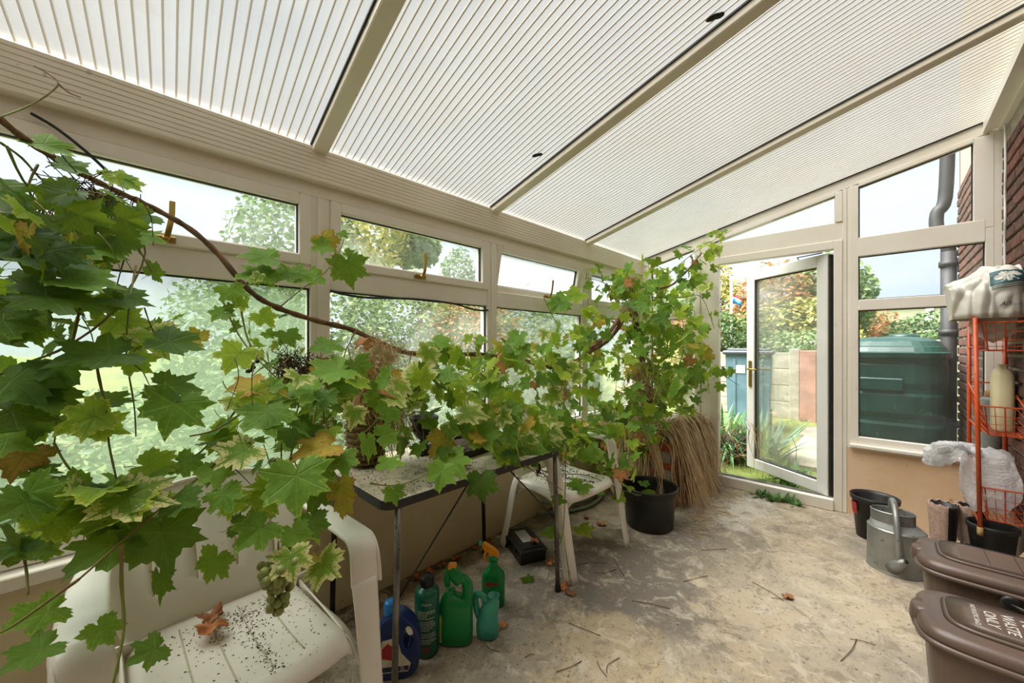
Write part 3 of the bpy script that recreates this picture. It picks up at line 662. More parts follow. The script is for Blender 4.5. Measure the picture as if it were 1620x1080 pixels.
shrub('low pale green shrub on the bank behind the foreground chair', [((-1.9, -.1, .45), (.7, .9, .55)), ((-2.2, -1.2, .6), (.8, .9, .6))], 4600, .034, ['fol_green', 'fol_green'], (-2, -.6), 4, group='shrubs on the bank beyond the long window wall')
shrub('low shrub close behind the glass of the table bay', [((-1.1, 1.4, .5), (.35, .6, .42)), ((-1.1, 2.6, .5), (.35, .7, .5))], 2400, .03, ['fol_green', 'fol_green'], (-1.1, 2.0), 5, group='shrubs on the bank beyond the long window wall')
shrub('yellow-green tree overhanging the view through the second opening window', [((-4.4, 2.9, 3.15), (1.0, .85, .7)), ((-4.6, 1.9, 2.9), (.9, .9, .9)), ((-4.2, 3.7, 3.0), (.5, .45, .35))], 2600, .06, ['fol_yellow', 'fol_green', 'fol_pale'], (-4.8, 2.4), 6, 'tree', cat='tree')
shrub('small pointed tree against the sky in the second opening window', [((-6.2, 6.2, 2.9), (.5, .5, 1.0)), ((-6.2, 6.2, 2.0), (.7, .7, .8))], 1800, .055, ['fol_green', 'fol_yellow'], (-6.2, 6.2), 7, 'tree', cat='tree')
# beyond the end wall
shrub('pale yellow tree seen left of the open door leaf', [((-1.9, 12.4, 2.4), (.9, .8, 1.3)), ((-2.6, 11.6, 1.8), (.9, .9, 1.4))], 2600, .075, ['fol_yellow', 'fol_pale'], (-2.2, 12), 8, 'tree', cat='tree')
shrub('broad autumn-tinted tree behind the board fence', [((-.1, 11.8, 2.3), (1.1, .9, 1.05)), ((.9, 12.2, 2.4), (.9, .9, 1.2)), ((.3, 11.2, 1.6), (1.2, .7, .8))], 3800, .075, ['fol_autumn', 'fol_pale', 'fol_yellow'], (.3, 12), 9, 'tree', cat='tree')
shrub('green bush growing over the top of the board fence', [((-.9, 9.6, 1.5), (.9, .5, .55)), ((.5, 9.7, 1.2), (1.3, .45, .4))], 2600, .05, ['fol_green', 'fol_pale'], (-.3, 9.7), 10)
shrub('rusty-leaved bush at the left of the door view', [((-1.7, 8.9, 1.35), (.7, .6, .8)), ((-1.4, 8.3, .8), (.5, .5, .6))], 2200, .05, ['fol_autumn', 'fol_yellow'], (-1.6, 8.7), 11)
shrub('autumn hedge above the oil tank at left', [((1.2, 14, 1.6), (1.0, .8, .75))], 2600, .07, ['fol_autumn'], (1.2, 14), 12)
shrub('round green bush above the oil tank at right', [((2.55, 13.0, 1.25), (.85, .8, .8))], 3000, .06, ['fol_green'], (2.55, 13), 13)
# concrete board fence, every board and post its own piece
fc = empty('board_fence', (0, 8.2, 0), label='pale weathered board fence with posts behind the garden', cat='fence')
px = [-2.6, -.75, .72, 2.5]
for i in range(3):
    for r_ in range(4):
        bb = MB().box((px[i]+.05, -.03+rnd.uniform(-.008, .008), -.02+r_*.29), (px[i+1]-.05, .03, .262+r_*.29), MAT['sleeper'], bev=.008); bb.build('board', None, fc)
for i, x in enumerate(px):
    MB().box((x-.07, -.07, -.05), (x+.07, .07, 1.2), MAT['sleeper'], bev=.01).build('post', None, fc)
MB().box((.80, -.11, -.05), (1.02, .05, 1.17), MAT['pinkpost'], bev=.01).build('pink_post', None, fc, label='pinkish rendered post')
fw = empty('rear_garden_wall', (0, 10.3, 0), label='low cream wall standing behind the board fence', cat='wall')
for i in range(5): MB().box((-3.2+i*1.2, 0, 1.12), (-2.02+i*1.2, .12, 1.36), MAT['sleeper'], bev=.01).build('coping_stone', None, fw)
MB().box((-3.2, .02, -.03), (2.8, .1, 1.12), MAT['sleeper']).build('wall_face', None, fw)
# garden bin
gb = empty('wheelie_bin', (.33, 6.85, 0), math.radians(8), label='blue-grey wheelie bin with dark lid beyond the open door', cat='bin')
f = MB(); f.prism([(-.26, .12), (.26, .12), (.29, 1.12), (-.29, 1.12)], 'y', -.3, .3, MAT['bin_blue']); 
for x in (-.17, .17): f.box((x-.02, -.315, .2), (x+.02, -.3, 1.05), MAT['bin_blue'], bev=.004)
f.build('body', None, gb)
f = MB(); f.box((-.33, -.35, 1.12), (.33, .34, 1.18), MAT['bin_lid'], bev=.02); f.box((-.27, -.28, 1.18), (.27, .28, 1.21), MAT['bin_lid'], bev=.015); f.build('lid', None, gb)
MB().box((-.17, -.309, .84), (-.03, -.302, .96), MAT['white_print']).build('sticker', None, gb)
for x in (-.25, .25): MB().tube([(x-.03, .24, .13), (x+.03, .24, .13)], .13, 14, MAT['black_plastic']).build('wheel', None, gb)
# oil tank
tk = empty('oil_tank', (1.88, 5.3, 0), label='large dark green oil tank beyond the right end window', cat='tank')
f = MB()
def tankring(z, hx, hy, n=40, e=4):
    out = []
    for j in range(n):
        w = 2*math.pi*j/n; cx, sx = math.cos(w), math.sin(w); out.append((hx*math.copysign(abs(cx)**(2/e), cx), hy*math.copysign(abs(sx)**(2/e), sx), z))
    return out
def rings(b, rr, mat):
    n = len(rr[0]); vs = [p for r in rr for p in r]
    fs = [(i*n+j, i*n+(j+1) % n, (i+1)*n+(j+1) % n, (i+1)*n+j) for i in range(len(rr)-1) for j in range(n)]+[tuple(range(n-1, -1, -1)), tuple(range((len(rr)-1)*n, len(rr)*n))]
    b.add(vs, fs, mat, False)
HX, HY = .37, .62
prof = [(.08, 1.0)]
for i in range(4): z = .1+i*.26; prof += [(z, .985), (z+.05, 1), (z+.2, 1), (z+.225, .985), (z+.245, .985)]
prof += [(1.14, 1.0), (1.15, 1.05), (1.19, 1.06), (1.20, 1.0), (1.24, .96), (1.25, .93), (1.29, .86), (1.32, .7), (1.335, .4), (1.34, .1)]
rings(f, [tankring(z, HX*k, HY*k) for z, k in prof], MAT['tank']); f.build('tank_shell', None, tk)
f = MB(); f.box((-.2, -HY-.012, .86), (.08, -HY+.02, .97), MAT['tank'], bev=.01); f.build('raised_panel', None, tk)
f = MB(); f.lathe([(.11, 1.32), (.12, 1.37), (.09, 1.39), (0, 1.395)], 20, MAT['tank'], org=(.1, .25, -.02)); f.build('filler_cap', None, tk)
MB().box((-.42, -.68, -.05), (.42, .68, .085), MAT['paving']).build('plinth', None, tk)
# downpipe at the corner of the house
dp = empty('downpipe', (2.268, 5.36, 0), label='dark downpipe at the corner of the house beyond the end window', cat='pipe')
f = MB(); f.tube([(0, 0, -.03), (0, 0, 2.12)], .052, 14, MAT['pipe']); f.tube(smoothpath([(0, 0, 2.1), (-.01, 0, 2.2), (-.07, .0, 2.34), (-.07, .02, 2.5), (-.02, .03, 2.62), (.0, .04, 3.2)], 4), .05, 12, MAT['pipe']); f.build('pipe', None, dp)
for z in (.5, 1.35, 1.98): f = MB().lathe([(.052, z), (.064, z), (.064, z+.05), (.052, z+.05)], 14, MAT['pipe']); f.build('pipe_collar', None, dp)
# garage
ga = empty('garage', (4.4, 21, 0), label='pale green-grey outbuilding seen over the oil tank', cat='building')
MB().box((-3.4, -1, -.05), (2, 3, 2.7), MAT['garage']).build('wall', None, ga); MB().box((-3.5, -1.1, 2.7), (2.1, 3.1, 2.78), MAT['white_plastic']).build('fascia', None, ga)
MB().box((-1.55, -1.05, 1.7), (-1.35, -.98, 2.7), MAT['white_plastic']).build('corner_strip', None, ga)
# flag on a pole
fp = aty(1157, 470, 10.7); fl = empty('flagpole', (fp.x, fp.y, 0), label='thin white flagpole with a small blue, white and red flag', cat='flagpole')
MB().tube([(0, 0, 0), (0, 0, fp.z+.5)], .03, 8, MAT['white_plastic']).build('pole', None, fl)
for (z0, z1, mt) in ((-.13, -.03, 'cap_blue'), (-.03, .02, 'white_plastic'), (.02, .07, 'red')):
    f = MB(); f.grid(lambda s, t, z0=z0, z1=z1: (.03+s*.2, .03*math.sin(s*6), fp.z+z0+(z1-z0)*t-s*.12), 8, 1, MAT[mt], thick=.004); f.build('flag_stripe', None, fl)
# strap-leaved clumps near the door
def blades(b, c, n, L, spread, wd, mat, seed, droop=.6, up=1.0):
    R = random.Random(seed)
    for _ in range(n):
        a = R.uniform(0, 6.283); l = L*R.uniform(.6, 1.1); s = spread*R.uniform(.3, 1); p0 = Vector(c)+Vector((R.gauss(0, .06), R.gauss(0, .06), 0))
        d = Vector((math.cos(a), math.sin(a), 0)); sd = Vector((-d.y, d.x, 0)); pts = []
        for k in range(6):
            t = k/5; pts.append((p0+d*(l*s*t)+Vector((0, 0, l*up*(t*(1-.3*s)-droop*s*t*t))), wd*(1-t)**.6*(.6+.8*min(1, t*3))*.5+.0008))
        vs = []; 
        for p, w in pts: vs += [p-sd*w, p+sd*w]
        b.add(vs, [(2*k, 2*k+1, 2*k+3, 2*k+2) for k in range(5)], mat, True)
def clump(label, at, n, L, sp, wd, mat, seed, droop=.6, up=1, name='strap_leaved_plant'):
    o = empty(name, at, label=label, cat='plant'); f = MB(); blades(f, (0, 0, 0), n, L, sp, wd, MAT[mat], seed, droop, up); f.build('foliage', None, o, kind='stuff'); return o
o = clump('dense clump of drooping strap leaves beyond the doorway, nearest the post', (.47, 4.98, .0), 260, .74, 1.0, .03, 'strap', 3, .75, 1.15)
f = MB(); R = random.Random(5)
for _ in range(320):
    p = Vector((R.gauss(.03, .2), R.gauss(-.22, .16), 0)); q = p+Vector((R.gauss(0, .16), R.gauss(-.05, .12), R.uniform(.1, .42))); f.tube([p, (p+q)/2+Vector((R.gauss(0, .05), R.gauss(0, .05), .05)), q], .004, 3, MAT['dark_stem'] if R.random() < .6 else MAT['straw2'])
f.build('dead_stems', None, o, kind='stuff')
clump('grey-green spiky bladed plant seen through the glass of the open door', (.86, 5.0, .0), 90, .62, .95, .028, 'fol_blue', 8, .25, 1.05, 'spiky_plant')
clump('small spiky sprout between the strap-leaved plant and the door leaf', (.62, 4.65, .0), 26, .42, .8, .024, 'fol_blue', 9, .3, 1.0, 'spiky_plant')
def weed(label, at, n, r, seed, group=None):
    R = random.Random(seed); o = empty('weed', at, label=label, cat='weed', group=group); f = MB()
    for _ in range(n):
        a = R.uniform(0, 6.28); d = Vector((math.cos(a), math.sin(a), R.uniform(.1, .8))).normalized(); l = r*R.uniform(.5, 1); s = d.cross(UP).normalized()*l*.17; p = Vector((R.gauss(0, r*.25), R.gauss(0, r*.2), .004)); nn = d.cross(s).normalized()*l*.08
        f.add([p, p+d*l*.45+s+nn, p+d*l*.5, p+d*l*.45-s+nn, p+d*l*.78+s*.7-nn, p+d*l*.78-s*.7-nn, p+d*l-nn*2], [(0, 1, 2), (0, 2, 3), (1, 4, 2), (2, 5, 3), (2, 4, 6, 5)], MAT['weed'], True)
    f.build('foliage', None, o, kind='stuff'); return o
weed('leafy weed standing just outside the door sill', (1.22, 4.02, .0), 34, .16, 1)
weed('trailing weed at the left of the inner door sill', (1.12, 3.73, 0), 26, .10, 2, 'weeds along the inner door sill')
weed('trailing weed in the middle of the inner door sill', (1.23, 3.72, 0), 26, .10, 3, 'weeds along the inner door sill')
weed('trailing weed at the right of the inner door sill', (1.34, 3.72, 0), 22, .08, 4, 'weeds along the inner door sill')
weed('flat weed in the mossy grass behind the door glass', (1.15, 4.55, 0), 60, .18, 5)
g = MB(); R = random.Random(11)
for _ in range(5200):
    x, y = R.uniform(-.6, 2.28), 3.95+R.random()**1.5*4.1
    if 1.0 < x < 1.6 and 4.9 < y < 7.4: continue
    if noise.noise(Vector((x*1.5, y*1.2, 0))) < -.12: continue
    a = R.uniform(0, 6.28); h = R.uniform(.02, .07); g.add([(x, y, -.01), (x+.006*math.cos(a), y+.006*math.sin(a), -.01), (x+R.gauss(0, .02), y+R.gauss(0, .02), h)], [(0, 1, 2)], MAT['weed'] if R.random() < .5 else MAT['fol_yellow'])
put(g.mesh('grass'), 'grass', kind='stuff', label='short mossy grass growing outside the door', cat='grass')
# ================================================================== FURNITURE AND THINGS
CH = MAT['chair']
def make_chair(name, loc, rz, label):
    o = empty(name, loc, rz, label=label, cat='chair', group='white plastic garden armchairs')
    # seat: dished panel with rolled lip
    def seat(s, t):
        y = -.225+.45*t; e = abs(2*t-1); x = -.215+.455*s
        x2 = x-.03*e**4*(s > .8)
        z = .432-.018*math.sin(math.pi*s)*(1-e*e)-.012*(1-s)
        if s > .9: z -= (s-.9)**2*4.2; 
        if e > .9: z -= (e-.9)*.28
        return (x2, y*(1-.06*(1-s)), z)
    b = MB(); b.grid(seat, 30, 24, CH, thick=-.006)
    b.build('seat', None, o)
    # pressed grooves in the seat
    b = MB()
    for y in (-.112, -.037, .037, .112):
        pts = [Vector(seat(s/14, (y+.225)/.45))+Vector((0, 0, .0065)) for s in range(1, 13)]; b.ribbon(pts, (0, 1, 0), .004, .0015, MAT['groove'])
    b.build('seat_groove', None, o)
    # back: curved panel with long slots
    cols = []; yb = 0
    ys = [-1, -.93, -.84, -.72, -.665, -.635, -.5, -.36, -.235, -.205, -.1, 0, .1, .205, .235, .36, .5, .635, .665, .72, .84, .93, 1]
    slots = {4, 8, 13, 17}
    H0, H1 = .415, .80
    def back(s, t):
        i = t*(len(ys)-1); a = ys[min(int(i+1e-6), len(ys)-1)]; hw = .215+.03*math.sin(math.pi*min(1, s*1.1))
        top = H1-.055*abs(a)**3.2; z = H0+(top-H0)*s
        x = -.205-.15*s**1.15-.035*(1-a*a)+.012*math.sin(s*5)
        return (x, a*hw, z)
    NR = 26
    b = MB(); b.grid(back, NR, len(ys)-1, CH, thick=.006, skip=lambda i, j: j in slots and 7 <= i <= 19)
    b.build('backrest', None, o)
    b = MB(); b.ribbon([Vector(back(1, k/22))+Vector((0.002, 0, 0)) for k in range(23)], (1, 0, .2), .022, .012, CH); b.build('top_rim', None, o)
    for s in (-1, 1):
        b = MB(); path = smoothpath([(-.335, s*.232, .70), (-.26, s*.262, .675), (-.10, s*.285, .652), (.08, s*.292, .647), (.122, s*.290, .643), (.150, s*.287, .622), (.163, s*.284, .58), (.172, s*.282, .53)], 5)
        n = len(path); b.ribbon(path, (0, 1, 0), [.034+.05*min(1, 3.2*i/n) for i in range(n)], .016, CH)
        b.ribbon([p+Vector((0, s*(.017+.025*min(1, 3.2*i/n)), -.010)) for i, p in enumerate(path)], (0, 0, 1) if 0 else (0, .15, 1), .026, .005, CH)
        b.build('armrest', None, o)
        b = MB(); fp_ = [(.170, s*.281, .545), (.205, s*.275, .42), (.245, s*.27, .2), (.285, s*.268, .0)]
        b.ribbon(smoothpath(fp_, 4), (0, 1, 0), [.080-.0025*i for i in range(13)], .014, CH)
        b.ribbon([p+Vector((-.022, s*.034, 0)) for p in smoothpath(fp_, 4)], (1, 0, 0), [.050-.0015*i for i in range(13)], .006, CH); b.build('leg', None, o)
        b = MB(); rp = [(-.19, s*.222, .44), (-.215, s*.232, .36), (-.25, s*.25, .15), (-.285, s*.262, 0)]
        b.ribbon(smoothpath(rp, 4), (0, 1, 0), .055, .008, CH); b.ribbon([p+Vector((.022, s*.026, 0)) for p in smoothpath(rp, 4)], (1, 0, 0), .048, .006, CH); b.build('leg', None, o)
        # skirt joining seat, arm and front leg
        b = MB()
        def web(a, t, s=s):
            x = -.2+.40*a; top = .425-.012*a; dep = .028+.10*abs(2*a-1)**4; return (x, s*(.222+.045*a*t), top-dep*t)
        b.grid(web, 14, 3, CH, thick=.005); b.build('seat_skirt', None, o)
    return o
MAT['groove'] = M('seat_groove', 'C9BFA8', 'B9AE95', 30, .6)
c1 = make_chair('plastic_armchair', (.56, .235, 0), math.radians(2), 'white plastic armchair in the foreground, its seat strewn with dark crumbs')
c2 = make_chair('plastic_armchair', (.41, 1.95, 0), math.radians(-2), 'white plastic armchair standing behind the table beside the black bucket')
# crumbs on the seats
def crumbs(name, label, org, fn, n, seed, size=.0035):
    R = random.Random(seed); b = MB()
    for _ in range(n):
        p = fn(R)
        if p is None: continue
        p = Vector(p); s = size*R.uniform(.3, 1.2); a = R.uniform(0, 6.28); d = Vector((math.cos(a), math.sin(a), 0)); q = Vector((-d.y, d.x, 0))
        b.add([p-d*s*R.uniform(1, 2), p+q*s*.6, p+d*s, p-q*s*.6, p+UP*s*.7], [(0, 1, 4), (1, 2, 4), (2, 3, 4), (3, 0, 4), (3, 2, 1, 0)], MAT['debris'])
    return b.build(name, None, None, org, kind='stuff', label=label, cat='crumbs')
def seatfn(R):
    if R.random() < .55: x = -.17+abs(R.gauss(0, .09)); y = R.gauss(.06, .1)
    elif R.random() < .5: x = R.uniform(-.15, .2); y = .037+R.gauss(0, .012)+(x*.05)
    else: x = R.uniform(-.18, .22); y = R.uniform(-.16, .2)
    if abs(y) > .2 or x > .21: return None
    e = abs(y)/.225; s = (x+.215)/.455
    return (x, y, .432-.018*math.sin(math.pi*s)*(1-e*e)-.012*(1-s)+.007)
crumbs('crumbs', 'dark vine crumbs scattered over the foreground chair seat', (.56, .235, 0), seatfn, 900, 2, .0026)
crumbs('crumbs', 'dark crumbs lying on the seat of the rear plastic armchair', (.41, 1.95, 0), lambda R: seatfn(R), 900, 3, .005)
# ---- folding table
TX0, TX1, TY0, TY1, TZ = .06, .66, .62, 1.60, .72
tb = empty('folding_table', (.36, 1.11, 0), label='folding table with speckled cream top, black edge and steel legs', cat='table')
def rrect(hx, hy, r, n=5):
    out = []
    for (cx, cy, a0) in ((hx-r, hy-r, 0), (-hx+r, hy-r, 90), (-hx+r, -hy+r, 180), (hx-r, -hy+r, 270)):
        for k in range(n+1): a = math.radians(a0+90*k/n); out.append((cx+r*math.cos(a), cy+r*math.sin(a)))
    return out
hx, hy = .3, .49
MB().prism(rrect(hx-.003, hy-.003, .045), 'z', TZ-.018, TZ+.0, MAT['tabletop']).build('tabletop', None, tb)
b = MB(); o1 = rrect(hx+.002, hy+.002, .05); i1 = rrect(hx-.005, hy-.005, .045); n = len(o1)
vs = [(x, y, TZ+.002) for x, y in i1]+[(x, y, TZ+.002) for x, y in o1]+[(x, y, TZ-.026) for x, y in o1]+[(x, y, TZ-.026) for x, y in i1]
b.add(vs, [(r_*n+j, r_*n+(j+1) % n, ((r_+1) % 4)*n+(j+1) % n, ((r_+1) % 4)*n+j) for r_ in range(4) for j in range(n)], MAT['black_edge']); b.build('edge_band', None, tb)
legs = [((.295, -.455), 1), ((.295, .455), 1), ((-.25, -.455), 0), ((-.25, .44), 0)]
for (x, y), fr in legs:
    b = MB(); yt = y*(.96); b.tube([(x, y, .0), (x-.005, yt, TZ-.02)], .0115, 10, MAT['steel'] if fr else MAT['dark_steel'])
    b.lathe([(.015, 0), (.015, .03), (.0125, .035)], 10, MAT['black_plastic'], org=(x, y, 0)); b.build('leg', None, tb)
for s in (-1, 1):
    b = MB(); b.tube([(.29, s*.452, .36), (.28, s*.12, TZ-.03)], .0035, 6, MAT['dark_steel']); b.build('brace_rod', None, tb)
    b = MB(); b.tube([(.29, s*.44, TZ-.028), (-.25, s*.44, TZ-.028)], .009, 8, MAT['dark_steel']); b.build('under_rail', None, tb)
b = MB(); b.box((-.27, -.42, TZ-.028), (-.25, .42, TZ-.018), MAT['dark_steel']); b.build('under_frame', None, tb)
def tablefn(R):
    x, y = R.uniform(-.28, .28), R.uniform(-.46, .47)
    if noise.noise(Vector((x*6, y*6, 1))) < R.uniform(-.3, .25): return None
    return (x, y, TZ+.002)
crumbs('crumbs', 'soil and plant crumbs scattered across the folding table top', (.36, 1.11, 0), tablefn, 1500, 5, .0036)
# ---- things on the table
ZT = TZ+.0005
p = atz(572, 738, TZ); px_, py_ = p.x-.02, p.y+.03
pot = empty('woven_pattern_pot', (px_, py_, ZT), label='tall tan pot with a basket-weave surface on the table, holding a dead plant', cat='pot')
b = MB(); b.lathe([(0, .0), (.048, 0), (.062, .01), (.072, .06), (.075, .12), (.078, .18), (.084, .205), (.088, .215), (.08, .216), (.076, .19), (.0, .185)], 28, MAT['basketpot']); b.build('body', None, pot)
for k in range(7):
    b = MB(); z = .02+k*.026; rr = .0655+.0017*k*1.1
    vs = [(((rr+.009+.003*math.sin(14*w+k*math.pi)))*math.cos(w), (rr+.009+.003*math.sin(14*w+k*math.pi))*math.sin(w), z) for w in [2*math.pi*i/56 for i in range(57)]]
    b.tube(vs, .0065, 5, MAT['basketpot'], cap=False); b.build('weave_band', None, pot)
hb = empty('dead_plant', (px_+.01, py_, ZT+.187), label='dry straw-coloured dead plant bursting from the tan pot', cat='plant')
def strands(b, n, seed, mat, rad, up, drop, th=.0012, zmin=-.18, bias=(0, 0), out=.4):
    R = random.Random(seed)
    for _ in range(n):
        a = R.uniform(0, 6.28); r = rad*R.uniform(.3, 1); h = up*R.uniform(.2, 1); d = drop*R.uniform(-.2, 1)
        e = Vector((math.cos(a)*r+bias[0]*R.random(), math.sin(a)*r+bias[1]*R.random(), h-d)); m_ = Vector((e.x*out+R.gauss(0, .02), e.y*out+R.gauss(0, .02), h*1.05))
        s0 = Vector((R.gauss(0, .018), R.gauss(0, .018), 0)); 
        if e.z < zmin: e.z = zmin*R.uniform(.7, 1)
        b.tube(smoothpath([s0, m_, e], 3), th, 3, mat, cap=False, smooth=False)
b = MB(); strands(b, 420, 3, MAT['straw'], .15, .22, .06); strands(b, 260, 4, MAT['straw'], .10, .10, .24, bias=(.06, .20), out=.7); strands(b, 160, 24, MAT['straw2'], .09, .10, .22, bias=(.02, .16), out=.8); strands(b, 220, 14, MAT['dry_orange'], .12, .28, .05, .0009)
b.build('dead_stems', None, hb, kind='stuff')
p = atz(676, 722, TZ)
ur = empty('black_urn', (p.x-.06, p.y+.02, ZT), label='small black urn-shaped planter on a round foot on the table', cat='urn')
b = MB(); b.box((-.045, -.045, 0), (.045, .045, .012), MAT['urn'], bev=.003); b.lathe([(.042, .012), (.040, .02), (.026, .03), (.018, .045), (.026, .055), (.018, .064), (.03, .075), (.046, .095), (.054, .12), (.058, .15), (.068, .172), (.072, .180), (.066, .184), (.058, .178), (.05, .15), (.0, .14)], 28, MAT['urn']); b.build('bowl', None, ur)
b = MB()
for k in range(12):
    a = 2*math.pi*k/12; b.ball((math.cos(a)*.056, math.sin(a)*.056, .125), .0125, 6, 5, MAT['urn'], (.6, .6, 1.5))
b.tube([(math.cos(w)*.066, math.sin(w)*.066, .168) for w in [2*math.pi*i/28 for i in range(29)]], .005, 6, MAT['urn'], cap=False)
b.build('relief_ornament', None, ur)
p = atz(790, 722, TZ)
sd = empty('seed_tray', (.30, 1.30, ZT), math.radians(6), label='black plastic tray of dry soil lying on the table behind the urn', cat='tray')
b = MB()
tw, tl, th_ = .13, .19, .035
b.box((-tw, -tl, 0), (tw, tl, .004), MAT['black_plastic'])
for (a, c) in (((-tw, -tl, 0), (-tw+.006, tl, th_)), ((tw-.006, -tl, 0), (tw, tl, th_)), ((-tw, -tl, 0), (tw, -tl+.006, th_)), ((-tw, tl-.006, 0), (tw, tl, th_))): b.box(a, c, MAT['black_plastic'])
b.build('tray', None, sd)
b = MB(); b.grid(lambda s, t: (-tw+.007+s*(2*tw-.014), -tl+.007+t*(2*tl-.014), .022+.008*noise.noise(Vector((s*6, t*8, 2)))), 12, 14, MAT['debris']); b.build('soil', None, sd, kind='stuff')
# small white and blue items on the sill behind
q = atx(722, 632, .025)
# ---- bottles on the floor
def oval(b, prof, n=32, mat=None, e=2.6, org=(0, 0), smooth=True):
    vs = []
    for (hx_, hy_, z, dx, dy) in prof:
        for j in range(n):
            w = 2*math.pi*j/n; c_, s_ = math.cos(w), math.sin(w)
            vs.append((org[0]+dx+hx_*math.copysign(abs(c_)**(2/e), c_), org[1]+dy+hy_*math.copysign(abs(s_)**(2/e), s_), z))
    fs = [(i*n+j, i*n+(j+1) % n, (i+1)*n+(j+1) % n, (i+1)*n+j) for i in range(len(prof)-1) for j in range(n)]+[tuple(range(n-1, -1, -1)), tuple(range((len(prof)-1)*n, len(prof)*n))]
    return b.add(vs, fs, mat, smooth)
vdir = lambda x, y: math.atan2(-y, CX-x)      # bearing from a spot towards the room's middle
def handle_slab(b, outer, hole, y0, y1, mat):       # plate with a hole, outline in (x,z), extruded along y
    n = len(outer); vs = []
    for y in (y0, y1): vs += [(p[0], y, p[1]) for p in outer]+[(p[0], y, p[1]) for p in hole]
    fs = []
    for j in range(n):
        k = (j+1) % n; fs += [(j, k, n+k, n+j), (2*n+k, 2*n+j, 3*n+j, 3*n+k), (k, j, 2*n+j, 2*n+k), (n+j, n+k, 3*n+k, 3*n+j)]
    b.add(vs, fs, mat, False)
# blue detergent bottle (flat plate with a loop handle)
bl = empty('detergent_bottle', (.515, .745, 0), math.radians(52), label='dark blue handled bottle with picture label beside the chair leg', cat='bottle')
b = MB(); n = 28
outer = []
for j in range(n):
    a = 2*math.pi*j/n; cx_, sz_ = math.cos(a), math.sin(a)
    x = .088*math.copysign(abs(cx_)**(2/3.2), cx_); z = .12+.118*math.copysign(abs(sz_)**(2/3.4), sz_)
    if z > .12: x = x*(1-.55*((z-.12)/.118)**2)-(0)*x
    outer.append((x, z))
hole = [(.045+.019*math.cos(2*math.pi*j/n), .155+.042*math.sin(2*math.pi*j/n)) for j in range(n)]
handle_slab(b, outer, hole, -.034, .034, MAT['bottle_blue'])
bd = b.build('body', None, bl); bv = bd.modifiers.new('soft', 'BEVEL'); bv.width = .012; bv.segments = 3; bv.limit_method = 'ANGLE'
for pl in bd.data.polygons: pl.use_smooth = True
b = MB().lathe([(.022, .228), (.024, .232), (.024, .272), (.018, .278), (0, .278)], 20, MAT['cap_blue'], org=(-.025, 0, 0)); b.build('cap', None, bl)
b = MB(); b.prism([(-.065, .03), (.045, .03), (.055, .06), (.02, .10), (.005, .16), (-.05, .15)], 'y', -.0352, -.0345, MAT['label']); lab = b.build('label', None, bl)
b = MB(); b.prism([(-.05, .085), (-.01, .075), (.0, .12), (-.03, .14), (-.05, .12)], 'y', -.0358, -.0352, MAT['red']); b.prism([(-.062, .034), (.044, .034), (.048, .052), (-.062, .052)], 'y', -.0358, -.0352, MAT['navy_print']); b.build('label_picture', None, bl)
textmesh('2L', .02, 'label_lettering', MAT['white_print'], bl, Matrix.Translation((.025, -.0362, .043)) @ Matrix.Rotation(math.pi/2, 4, 'X'))
# dark green cylinder bottle
gc = empty('feed_bottle', (.505, .885, 0), math.radians(-38), label='dark green cylindrical bottle with black cap and white small print', cat='bottle')
b = MB().lathe([(0, 0), (.044, 0), (.05, .006), (.05, .236), (.047, .25), (.036, .262), (.024, .266), (.022, .272)], 36, MAT['bottle_darkgreen']); b.build('body', None, gc)
b = MB(); pr = []
b.lathe([(.025, .268), (.0265, .272), (.0265, .302), (.024, .306), (0, .306)], 24, MAT['cap_black'])
for k in range(20): a = 2*math.pi*k/20; b.box((-.001, -.0015, .274), (.001, .0015, .300), MAT['cap_black'], Matrix.Rotation(a, 4, 'Z') @ Matrix.Translation((.027, 0, 0)))
b.build('cap', None, gc)
def oncyl(rad, z0): return lambda c: Vector((rad*math.cos(c.x/rad), rad*math.sin(c.x/rad), z0+c.y))
textmesh('-Pellets', .0155, 'lettering', MAT['white_print'], gc, None, oncyl(.0506, .218))
R = random.Random(4)
lines = [.19, .183, .176, .169, .162, .150, .143, .136, .129, .122, .115, .102, .095, .088, .078, .071, .064]
for z in lines:
    b = MB(); w0 = -.035; w1 = .035 if R.random() < .6 else R.uniform(.0, .03); x = w0
    while x < w1:
        l = R.uniform(.004, .011); pts = [oncyl(.0505, z)(Vector((x+l*k/2, 0, 0))) for k in range(3)]
        vs = []; [vs.extend([q-UP*.0013, q+UP*.0013]) for q in pts]; b.add(vs, [(0, 2, 3, 1), (2, 4, 5, 3)], MAT['white_print']); x += l+.002
    b.build('print_line', None, gc)
b = MB(); vs = [oncyl(.0506, .04)(Vector((.012*math.cos(a), .012*math.sin(a), 0))) for a in [2*math.pi*k/16 for k in range(16)]]; b.add(vs, [tuple(range(16))], MAT['red']); b.build('round_seal', None, gc)
